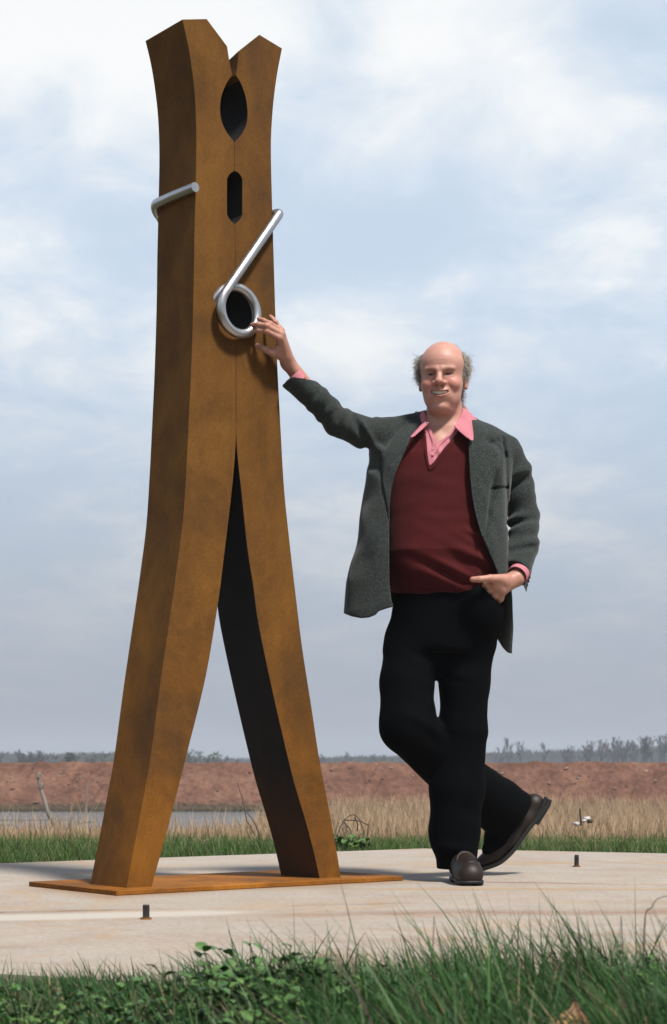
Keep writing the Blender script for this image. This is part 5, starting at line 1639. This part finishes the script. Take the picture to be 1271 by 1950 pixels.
# a thick fringe against the slab
ne = 7000
ex = rng.uniform(-.9, .9, ne); ey = np.interp(ex, [-1.74, 1.12], [4.08, 2.77]) - rng.uniform(.015, .32, ne)
eh = np.clip(rng.normal(.10, .03, ne) * np.interp(ex, [-.6, -.2, .3], [.45, .75, 1.0]) * (1 + .4 * vnoise(ex * 7, ey * 7, 4.)), .03, .2)
x, y, h = np.concatenate([x, ex]), np.concatenate([y, ey]), np.concatenate([h, eh]); cl = np.concatenate([cl, np.zeros(ne)])
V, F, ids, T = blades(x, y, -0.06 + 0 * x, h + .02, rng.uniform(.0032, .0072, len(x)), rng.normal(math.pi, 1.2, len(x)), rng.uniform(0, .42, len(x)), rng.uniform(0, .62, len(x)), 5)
r1 = np.clip(rng.random(len(x)) * .75 + .2 * cl, 0, 1)
cb = mixc((0.014, 0.060, 0.016), (0.080, 0.180, 0.040), r1)
dry = (rng.random(len(x)) < 0.055).astype(float)[:, None]; cb = cb * (1 - dry) + np.array((0.30, 0.235, 0.13)) * dry
pur = (rng.random(len(x)) < 0.05).astype(float)[:, None]; cb = cb * (1 - pur) + np.array((0.075, 0.040, 0.038)) * pur
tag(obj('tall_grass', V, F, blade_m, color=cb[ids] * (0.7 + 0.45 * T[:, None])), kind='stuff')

# ---- leafy weeds among the tall grass
def leaf_shape(nu, wide, lobes, seed):
    """one leaf lying along +x, folded on its midrib, 5 cm long"""
    rq = random.Random(seed)
    v, f = [], []
    for i in range(nu + 1):
        t = i / nu
        wv = wide * (math.sin(math.pi * min(1, t * .93 + .04)) ** .8) * (1 + .22 * math.sin(t * math.pi * lobes + seed))
        zz = 0.10 * math.sin(t * 2.6) - 0.20 * t * t
        for s_ in (-1, -.5, 0, .5, 1):
            v.append((t, s_ * wv, zz + 0.22 * wv * abs(s_) + .02 * rq.uniform(-1, 1)))
    for i in range(nu):
        for j in range(4): f.append((i * 5 + j, i * 5 + j + 1, i * 5 + j + 6, i * 5 + j + 5))
    return np.array(v), f
weed_mats = []
for nm, c0, c1 in (('weed_leaf', (0.045, 0.130, 0.026), (0.095, 0.20, 0.044)), ('bright_leaf', (0.065, 0.15, 0.022), (0.12, 0.22, 0.04)), ('dark_leaf', (0.028, 0.09, 0.024), (0.06, 0.145, 0.036))):
    m = M(nm, 0.42, spec=0.4)
    rc = m.mix(m.rand(), c0, c1); m.color(m.mix(m.ramp(m.noise(3, 4), [(0.3, 0.0), (0.7, 0.3)]), rc, c1))
    m.bump(m.noise(9, 3), 0.3, 0.05)
    weed_mats.append(m.m)
stem_m = M('weed_stem', 0.6).color((0.075, 0.085, 0.035)).m
leaf_meshes = []
for gi in range(3):
    row = []
    for s_ in range(3):
        vv, ff = leaf_shape(7, (.34, .27, .42)[s_], (1.5, 4.5, 2.5)[s_], s_ + 1)
        me = mesh_data('leaf', vv, ff, True); me.materials.append(weed_mats[gi]); row.append(me)
    leaf_meshes.append(row)
wr = random.Random(21)
def weed(x, y, z, hgt, nleaf, lsize, gi, label, group):
    e = empty('leafy_weed', (x, y, z)); tag(e, label, 'weed', group)
    mb = MB(); tips = []
    ns = max(3, nleaf // 5)
    for i in range(ns):
        a = wr.uniform(0, 6.28); sp_r = hgt * wr.uniform(.15, .6)
        tp = (x + math.cos(a) * sp_r, y + math.sin(a) * sp_r, z + hgt * wr.uniform(.55, 1.0))
        md = (x + math.cos(a) * sp_r * .35, y + math.sin(a) * sp_r * .35, z + tp[2] * .0 + (tp[2] - z) * .6)
        mb.tube([(x, y, z), md, tp], [.0022, .0018, .001], 5); tips.append((md, tp))
    mb.obj('stem', stem_m, e)
    for i in range(nleaf):
        md, tp = wr.choice(tips); t = wr.uniform(0, 1.05)
        p = [md[k] + (tp[k] - md[k]) * t for k in range(3)]
        o = D.objects.new('leaf', wr.choice(leaf_meshes[gi])); COL.objects.link(o); o.parent = e
        o.location = (p[0] - x, p[1] - y, p[2] - z)
        o.rotation_euler = (wr.uniform(-.5, .5), wr.uniform(-.75, .25), wr.uniform(0, 6.28))
        s_ = lsize * wr.uniform(.65, 1.25); o.scale = (s_, s_, s_)
    return e
GW = 'leafy green weeds growing among the tall grass in front of the slab'
LW = 'low leafy green weed growing among the tall grass in front of the concrete'
def weed_words(px):
    if px < 150: return 'low green weed in the near grass at the left end of the picture', 'weeds in the near grass at the left end'
    if px < 360: return 'low green weed in the near grass in front of the square steel peg', 'weeds in front of the square peg'
    if px < 670: return 'leafy weed of the thick clump in the near grass below the base plate', 'weeds of the clump below the base plate'
    if px < 1000: return 'small leafy weed in the near grass below the black trousers', 'weeds below the trousers'
    return 'leafy weed in the near grass around the orange brown dead leaf', 'weeds round the dead leaf'
for (px, py, Y, hg, nl, ls, gi) in ((430, 1850, 2.9, .13, 26, .034, 0), (470, 1835, 2.95, .14, 26, .032, 2), (515, 1840, 2.85, .14, 28, .034, 0), (560, 1850, 2.9, .13, 24, .032, 0), (605, 1850, 2.8, .13, 24, .032, 2),
                                    (395, 1880, 2.75, .10, 20, .03, 0), (330, 1905, 2.7, .09, 18, .03, 2), (250, 1915, 2.75, .08, 16, .028, 0), (45, 1900, 2.75, .09, 20, .03, 0), (120, 1920, 2.7, .08, 16, .03, 2),
                                    (660, 1890, 2.7, .11, 20, .03, 0), (720, 1880, 2.75, .10, 18, .028, 2), (1210, 1880, 2.75, .12, 22, .034, 1), (1250, 1895, 2.6, .11, 20, .034, 1), (1180, 1860, 2.85, .13, 20, .03, 0),
                                    (1120, 1850, 2.9, .13, 18, .028, 2), (820, 1890, 2.7, .10, 18, .028, 2), (930, 1880, 2.75, .10, 18, .028, 0), (560, 1910, 2.6, .09, 22, .03, 1), (480, 1920, 2.55, .09, 22, .03, 0), (60, 1940, 2.6, .07, 16, .03, 1)):
    p = W(px, py, Y); z0 = -0.05
    weed(p[0], p[1], z0, max(.06, p[2] - z0 + .035), int(nl * 2.8), ls * (.58 if px < 360 else .66), gi, *weed_words(px))
# a broad-leaved clump at the far edge of the slab, with bare bent twigs
for (px, Y, hg, nl, gi) in ((655, 9.35, .155, 46, 0), (672, 9.25, .13, 40, 1), (690, 9.4, .12, 34, 1), (640, 9.2, .12, 30, 0)):
    xx_ = (px - CX) * Y / FPX
    weed(xx_, Y, -.06, hg * .8, int(nl * 1.3), .034, gi, 'bushy green weed at the far edge of the slab behind the bare arching twigs', 'green weeds at the far edge of the slab')
twig_m = M('bare_twig', 0.8).color((0.085, 0.058, 0.042)).m
tw = empty('bare_twigs', tuple(W(655, 1600, 9.7) * np.array((1, 1, 0)) + np.array((0, 0, -.06)))); tag(tw, 'bare arching brown twigs above the green weed clump behind the slab', 'twigs')
mb = MB()
for pl in ([(642, 1592), (648, 1575), (656, 1561), (666, 1553), (675, 1551), (684, 1560), (692, 1578), (694, 1590)], [(656, 1562), (672, 1562), (688, 1564), (702, 1572)],
           [(656, 1592), (660, 1580), (662, 1572), (656, 1566)], [(670, 1592), (668, 1580), (661, 1572)], [(676, 1556), (682, 1570), (680, 1582)]):
    mb.tube([W(a, b, 9.7 + .02 * i) for i, (a, b) in enumerate(pl)], [.0042 - .0003 * i for i in range(len(pl))], 5)
for pl in ([(470, 1500), (474, 1530), (484, 1560), (492, 1592)], [(478, 1548), (466, 1540), (452, 1536)]):
    pass
mb.obj('twig', twig_m, tw)
tw2 = empty('bare_twigs', tuple(W(492, 1590, 10.2) * np.array((1, 1, 0)) + np.array((0, 0, -.06)))); tag(tw2, 'thin bare stalk with a side twig seen between the legs of the sculpture', 'twigs')
mb = MB()
for pl in ([(497, 1600), (487, 1572), (478, 1556), (466, 1542), (450, 1527)], [(486, 1590), (470, 1562), (462, 1520), (452, 1490)]):
    mb.tube([W(a, b, 10.2) for a, b in pl], [.004, .0035, .003, .002, .0018][:len(pl)], 5)
mb.obj('twig', twig_m, tw2)
# reddish dry stalks in the near grass
def stalk(pts, Y, label, r=.0016):
    P = [W(a, b, Y + .01 * i) for i, (a, b) in enumerate(pts)]
    e = empty('dry_stalk', (P[0][0], P[0][1], -.05)); tag(e, label, 'stalk')
    mb = MB(); mb.tube(catmull(P, 3), [r * (1 - .6 * i / (3 * (len(P) - 1))) for i in range(3 * (len(P) - 1) + 1)], 5); mb.obj('stem', twig_m, e)
stalk([(1222, 1960), (1225, 1850), (1229, 1745), (1240, 1730), (1252, 1712), (1275, 1706)], 2.75, 'thin reddish dry stalk bent over at its top in the near grass')
stalk([(1186, 1960), (1188, 1850), (1183, 1745)], 2.7, 'straight reddish dry stalk beside the bright green weed in the near grass', .002)
stalk([(1105, 1960), (1100, 1860), (1104, 1800), (1099, 1747)], 2.75, 'slightly kinked reddish dry stalk in the near grass below the round steel peg', .002)
stalk([(820, 1960), (824, 1830), (827, 1745)], 2.8, 'short reddish dry stalk in the near grass below the black trousers')

# dead leaf on the ground in the near grass
dl = empty('dead_leaf', tuple(W(1095, 1925, 2.42) * np.array((1, 1, 0)) + np.array((0, 0, -.055)))); tag(dl, 'curled orange brown dead leaf lying in the near grass', 'leaf')
vv, ff = [], []
m = M('dead_leaf', 0.6); m.color(m.ramp(m.noise(60, 5), [(0.3, (0.16, 0.065, 0.022)), (0.7, (0.46, 0.22, 0.09))])); m.bump(m.noise(90, 4), .5, .003)
for i in range(11):
    t = i / 10
    for j in range(9):
        s_ = j / 4 - 1
        wv = .030 * math.sin(math.pi * min(1, t * .9 + .07)) * (1 + .25 * math.sin(t * 17))
        px_l = 1050 + 82 * t; py_l = 1946 - 12 * math.sin(t * 3.0) + 14 * t
        c_ = W(px_l, py_l, 2.42)
        vv.append(c_ + np.array((.006 * s_ + .004 * math.sin(5 * s_ + 7 * t), s_ * wv * .75, wv * (.35 * s_ * s_ - .3) + .55 * wv * s_ * (1 - .7 * t) + .005 * math.sin(9 * t + 4 * s_))))
for i in range(10):
    for j in range(8): ff.append((i * 9 + j, i * 9 + j + 1, i * 9 + j + 10, i * 9 + j + 9))
o = obj('leaf_blade', vv, ff, m.m, dl, smooth=True); k = o.modifiers.new('t', 'SOLIDIFY'); k.thickness = .0012

# ---- dead snag standing in the pond
sn = empty('dead_snag', tuple(W(110, 1580, 46.5) * np.array((1, 1, 0)) + np.array((0, 0, -1.3)))); tag(sn, 'bare grey dead tree trunk leaning out of the pond', 'dead tree')
bark = M('grey_dead_wood', 0.85); bark.color(bark.ramp(bark.noise(6, 5, stretch=(1, 1, .2)), [(0.3, (0.10, 0.085, 0.07)), (0.7, (0.30, 0.265, 0.225))]))
mb = MB(); mb.tube(catmull([W(a, b, 46.5) for a, b in ((107, 1582), (100, 1562), (92, 1548), (87, 1530), (82, 1514), (77, 1500), (74, 1487), (71, 1472))], 3), list(np.interp(np.linspace(0, 1, 22), [0, .3, .7, 1], [.072, .055, .042, .03])), 8)
mb.obj('trunk', bark.m, sn, smooth=True)
mb = MB()
for pl in ([(77, 1500), (81, 1494), (79, 1490)], [(73, 1480), (76, 1473), (74, 1471)], [(112, 1580), (116, 1566), (113, 1570)], [(104, 1578), (101, 1572), (99, 1577)]):
    mb.tube([W(a, b, 46.45) for a, b in pl], [.045, .04, .02], 6)
mb.obj('branch_stub', bark.m, sn)
ps = empty('thin_post', tuple(W(166, 1545, 58) * np.array((1, 1, 0)) + np.array((0, 0, -1.25)))); tag(ps, 'thin grey stake standing at the far edge of the pond', 'stake')
mb = MB(); mb.tube([W(163, 1549, 58), W(165, 1515, 58), W(167, 1488, 58)], [.035, .026, .02], 6); mb.obj('shaft', bark.m, ps)

# ---- pale litter caught in the reeds on the right
lit_m = M('white_litter', 0.5); lit_m.color(lit_m.ramp(lit_m.noise(20, 4), [(0.4, (0.30, 0.27, 0.25)), (0.6, (0.78, 0.76, 0.74))]))
dkw = M('dark_wood', 0.9).color((0.04, 0.035, 0.03)).m
def lump(name, px, py, Y, r, mat, par, seed):
    me = rock_mesh(name, seed, .6); me.materials.clear(); me.materials.append(mat)
    for p_ in me.polygons: p_.use_smooth = True
    o = D.objects.new(name, me); COL.objects.link(o); p = W(px, py, Y); o.scale = (r, r, r * 1.1)
    q_ = np.array(par.location) if par is not None else np.zeros(3)
    o.location = tuple(p - q_); o.parent = par
    return o
b1 = empty('litter', tuple(W(1098, 1571, 13.4))); tag(b1, 'round white scrap lying at the edge of the green grass', 'litter'); lump('scrap', 1098, 1569, 13.4, .026, lit_m.m, b1, 2)
b2 = empty('litter', tuple(W(1118, 1565, 13.3))); tag(b2, 'crumpled grey and white scrap with a dark stick beside it in the reeds', 'litter')
lump('scrap', 1118, 1559, 13.3, .026, lit_m.m, b2, 6); lump('scrap', 1112, 1563, 13.25, .018, lit_m.m, b2, 4); lump('scrap', 1124, 1564, 13.25, .02, dkw, b2, 3)
mb = MB(); mb.tube([W(1107, 1572, 13.3), W(1106, 1556, 13.3), W(1104.5, 1540, 13.3)], [.009, .007, .006], 6); mb.obj('stick', dkw, b2)

# ================================================================ TREES ON THE SKYLINE
def tree_mesh(seed, height, spread, levels, upright, thick, twig, ntw):
    rt = random.Random(seed)
    T_, Cn = MB(), MB()
    def limb_(mb, p, d, ln, r, lv):
        pts = [p]; rad = [r]; q_ = Vector(p); dd = Vector(d)
        n_ = 4
        for i in range(n_):
            dd = (dd + Vector((rt.gauss(0, .09 if lv == 0 else .16), rt.gauss(0, .09 if lv == 0 else .16), .05 * upright))).normalized()
            q_ = q_ + dd * ln / n_; pts.append(tuple(q_)); rad.append(r * (1 - .55 * (i + 1) / n_))
        mb.tube(pts, rad, 4 if lv == 0 else 3, caps=False)
        if lv >= levels: return
        kids = ntw if lv == levels - 1 else rt.randint(4, 6)
        for k in range(kids):
            t = rt.uniform(.35 if lv == 0 else .2, 1.0); i = min(n_ - 1, int(t * n_)); f_ = t * n_ - i
            b = Vector(pts[i]).lerp(Vector(pts[i + 1]), f_)
            a = rt.uniform(0, 6.28); out_ = Vector((math.cos(a), math.sin(a), 0))
            nd = (dd * upright + out_ * spread + Vector((0, 0, .25))).normalized()
            limb_(Cn, tuple(b), nd, ln * rt.uniform(.42, .68) * (1.1 - .4 * t), max(twig, r * .36 * (1 - .3 * t)), lv + 1)
    limb_(T_, (0, 0, 0), (rt.gauss(0, .05), 0, 1), height * .72, thick, 0)
    return T_, Cn
tb_m = M('grey_bark', 0.9); tb_m.color(tb_m.mix(tb_m.rand(), (0.022, 0.020, 0.018), (0.045, 0.040, 0.035)))
tw_m = M('twig_grey', 0.9); tw_m.color(tw_m.mix(tw_m.rand(), (0.020, 0.018, 0.017), (0.040, 0.035, 0.030)))
bush_m = M('budding_twigs', 0.9); bush_m.color(bush_m.mix(bush_m.rand(), (0.055, 0.060, 0.042), (0.10, 0.105, 0.072)))
ev_m = M('evergreen', 0.8); ev_m.color((0.022, 0.045, 0.024))
kinds = {}
for nm, args, mats in (('tall0', (1, 9.5, .55, 3, 1.0, .15, .033, 11), tw_m), ('tall1', (2, 9.5, .5, 3, 1.1, .14, .033, 11), tw_m), ('tall2', (5, 9.0, .7, 3, .8, .16, .033, 12), tw_m),
                       ('bush0', (3, 6.5, .9, 3, .7, .13, .040, 9), bush_m), ('bush1', (4, 6.0, 1.0, 3, .65, .13, .040, 9), bush_m), ('bush2', (8, 6.0, .8, 3, .75, .13, .040, 10), tw_m)):
    T_, Cn = tree_mesh(*args)
    a = mesh_data('trunk', T_.v, T_.f); a.materials.append(tb_m.m)
    b = mesh_data('crown', Cn.v, Cn.f); b.materials.append(mats.m)
    kinds[nm] = (a, b, args[1])
tr_ = random.Random(17)
def skyline_tree(px, top, Y, kind, label, group):
    a, b, hh = kinds[kind]
    z0 = float(ground_z(np.array(0.), np.array(Y)))
    ztop = CAM_H + (HOR - top) * Y / FPX
    s_ = (ztop - z0) / (hh * 1.02)
    e = empty('bare_tree' if kind.startswith('tall') else 'budding_tree', ((px - CX) * Y / FPX, Y, z0), tr_.uniform(0, 6.28)); e.scale = (s_, s_, s_)
    tag(e, label, 'tree', group)
    for nm, me in (('trunk', a), ('crown', b)):
        o = D.objects.new(nm, me); COL.objects.link(o); o.parent = e
GR = 'bare trees standing along the far skyline'
for px, top in ((944, 1412), (966, 1404), (992, 1411), (1031, 1405)):
    skyline_tree(px, top, 330, 'tall%d' % tr_.randint(0, 2), {944: 'slim bare tree, first beyond the trousers on the skyline', 966: 'forked bare tree, second beyond the trousers on the skyline', 992: 'narrow bare tree, third beyond the trousers on the skyline', 1031: 'wide crowned bare tree standing alone above the raised shoe'}[px], GR)
LB = 'bare grey tree in the long row on the skyline beyond the raised shoe'
px = 1076
while px < 1300:
    skyline_tree(px, np.interp(px, [1076, 1110, 1180, 1270], [1420, 1412, 1402, 1394]) + tr_.uniform(-4, 8), tr_.uniform(320, 360), 'tall%d' % tr_.randint(0, 2), LB, GR)
    px += tr_.uniform(5, 11)
G2 = 'budding trees on the skyline behind the red bank'
L2 = 'hazy grey green budding tree on the skyline behind the pond'
for px, top, k in ((-22, 1424, 'bush2'), (8, 1427, 'tall2'), (28, 1419, 'tall2'), (52, 1433, 'bush2'), (66, 1431, 'bush2'), (84, 1429, 'bush2'), (110, 1434, 'bush1'), (126, 1435, 'bush1'), (147, 1432, 'bush0'), (166, 1424, 'bush0'), (182, 1429, 'bush0'), (200, 1428, 'bush1'), (214, 1426, 'bush1'), (232, 1430, 'bush0')):
    skyline_tree(px, top, tr_.uniform(215, 250), k, L2, G2)
for px, top, k in ((352, 1424, 'bush0'), (368, 1416, 'bush0'), (384, 1424, 'bush1'), (402, 1423, 'bush0'), (416, 1430, 'bush1'), (430, 1436, 'bush1'), (450, 1444, 'bush1')):
    skyline_tree(px, top, tr_.uniform(215, 240), k, 'hazy budding tree on the skyline between the legs of the sculpture', 'budding trees between the legs of the sculpture')
for px, top, k in ((619, 1436, 'bush2'), (640, 1441, 'bush1'), (668, 1432, 'bush2'), (690, 1439, 'bush1'), (708, 1436, 'bush2'), (728, 1437, 'bush2'), (748, 1438, 'bush1'), (768, 1439, 'bush1'), (786, 1440, 'bush2')):
    skyline_tree(px, top, tr_.uniform(330, 400), k, 'low hazy tree on the skyline between the sculpture and the trousers', 'low trees between the sculpture and the person')
# one dark evergreen among the bare trees on the left
e = empty('evergreen_tree', ((134 - CX) * 230 / FPX, 230, -1.66)); tag(e, 'small dark evergreen among the bare trees behind the pond', 'tree')
bmv, bmf = [], []
er = random.Random(4)
for i in range(900):
    a = er.uniform(0, 6.28); zz = er.uniform(1.2, 3.5); rr_ = 0.75 * math.sqrt(er.random()) * (1.0 - .35 * (zz - 1.2) / 2.3)
    c_ = np.array((e.location[0] + math.cos(a) * rr_, 230 + math.sin(a) * rr_, -1.66 + zz)); k = len(bmv)
    for q_ in range(3): bmv.append(c_ + np.array((er.gauss(0, .16), er.gauss(0, .16), er.gauss(0, .12))))
    bmf.append((k, k + 1, k + 2))
obj('crown', bmv, bmf, ev_m.m, e)
mb = MB(); mb.tube([(e.location[0], 230, -1.66), (e.location[0], 230, 1.4)], [.12, .06], 6); mb.obj('trunk', tb_m.m, e)
# the far wood that reads as one grey band
v, f = [], []
wr2 = np.random.default_rng(8)
n = 26000
xx_ = wr2.uniform(-120, 130, n); yy_ = wr2.uniform(470, 560, n)
prof = np.interp(xx_ / 515 * FPX + CX, [-200, 200, 430, 620, 860, 940, 1060, 1271, 1500], [1434, 1434, 1443, 1440, 1437, 1430, 1429, 1420, 1418])
hh = (HOR - prof) * yy_ / FPX + CAM_H + 1.7
hh = hh * np.sqrt(wr2.uniform(.4, 1.0, n)) * (1 + .30 * vnoise(xx_ * .16, yy_ * .02, 4) + .2 * vnoise(xx_ * .6, yy_ * .02, 9))
wd = wr2.uniform(.10, .34, n); z0 = -1.7
sl = wr2.normal(0, .18, n)
V = np.stack([np.stack([xx_ - wd, yy_, np.full(n, z0)], -1), np.stack([xx_ + wd, yy_ + wr2.uniform(-.3, .3, n), np.full(n, z0)], -1),
              np.stack([xx_ + wd * .35 + sl * hh, yy_ + .1, z0 + hh * .8], -1), np.stack([xx_ + sl * hh * 1.1, yy_, z0 + hh], -1), np.stack([xx_ - wd * .6 + sl * hh * .5, yy_, z0 + hh * .7], -1)], 1).reshape(-1, 3)
F = (np.arange(n) * 5)[:, None] + np.arange(5)[None, :]
wood_m = M('far_wood', 0.95); wood_m.color(wood_m.ramp(wood_m.noise(0.3, 4), [(0.3, (0.026, 0.030, 0.028)), (0.7, (0.055, 0.056, 0.048))]))
tag(obj('far_wood', V, F, wood_m.m), kind='stuff')

# ---- the air
hm = D.materials.new('haze'); hm.use_nodes = True; t_ = hm.node_tree; t_.nodes.clear()
ho = t_.nodes.new('ShaderNodeOutputMaterial'); hp = t_.nodes.new('ShaderNodeVolumePrincipled')
hp.inputs['Color'].default_value = (0.80, 0.87, 0.97, 1); hp.inputs['Density'].default_value = 0.0007
hp.inputs['Anisotropy'].default_value = 0.1
t_.links.new(hp.outputs[0], ho.inputs['Volume'])
mb = MB(); mb.box((0, 450, 5.0), (760, 520, 8.0))
hz_o = mb.obj('haze', hm); tag(hz_o, kind='stuff')
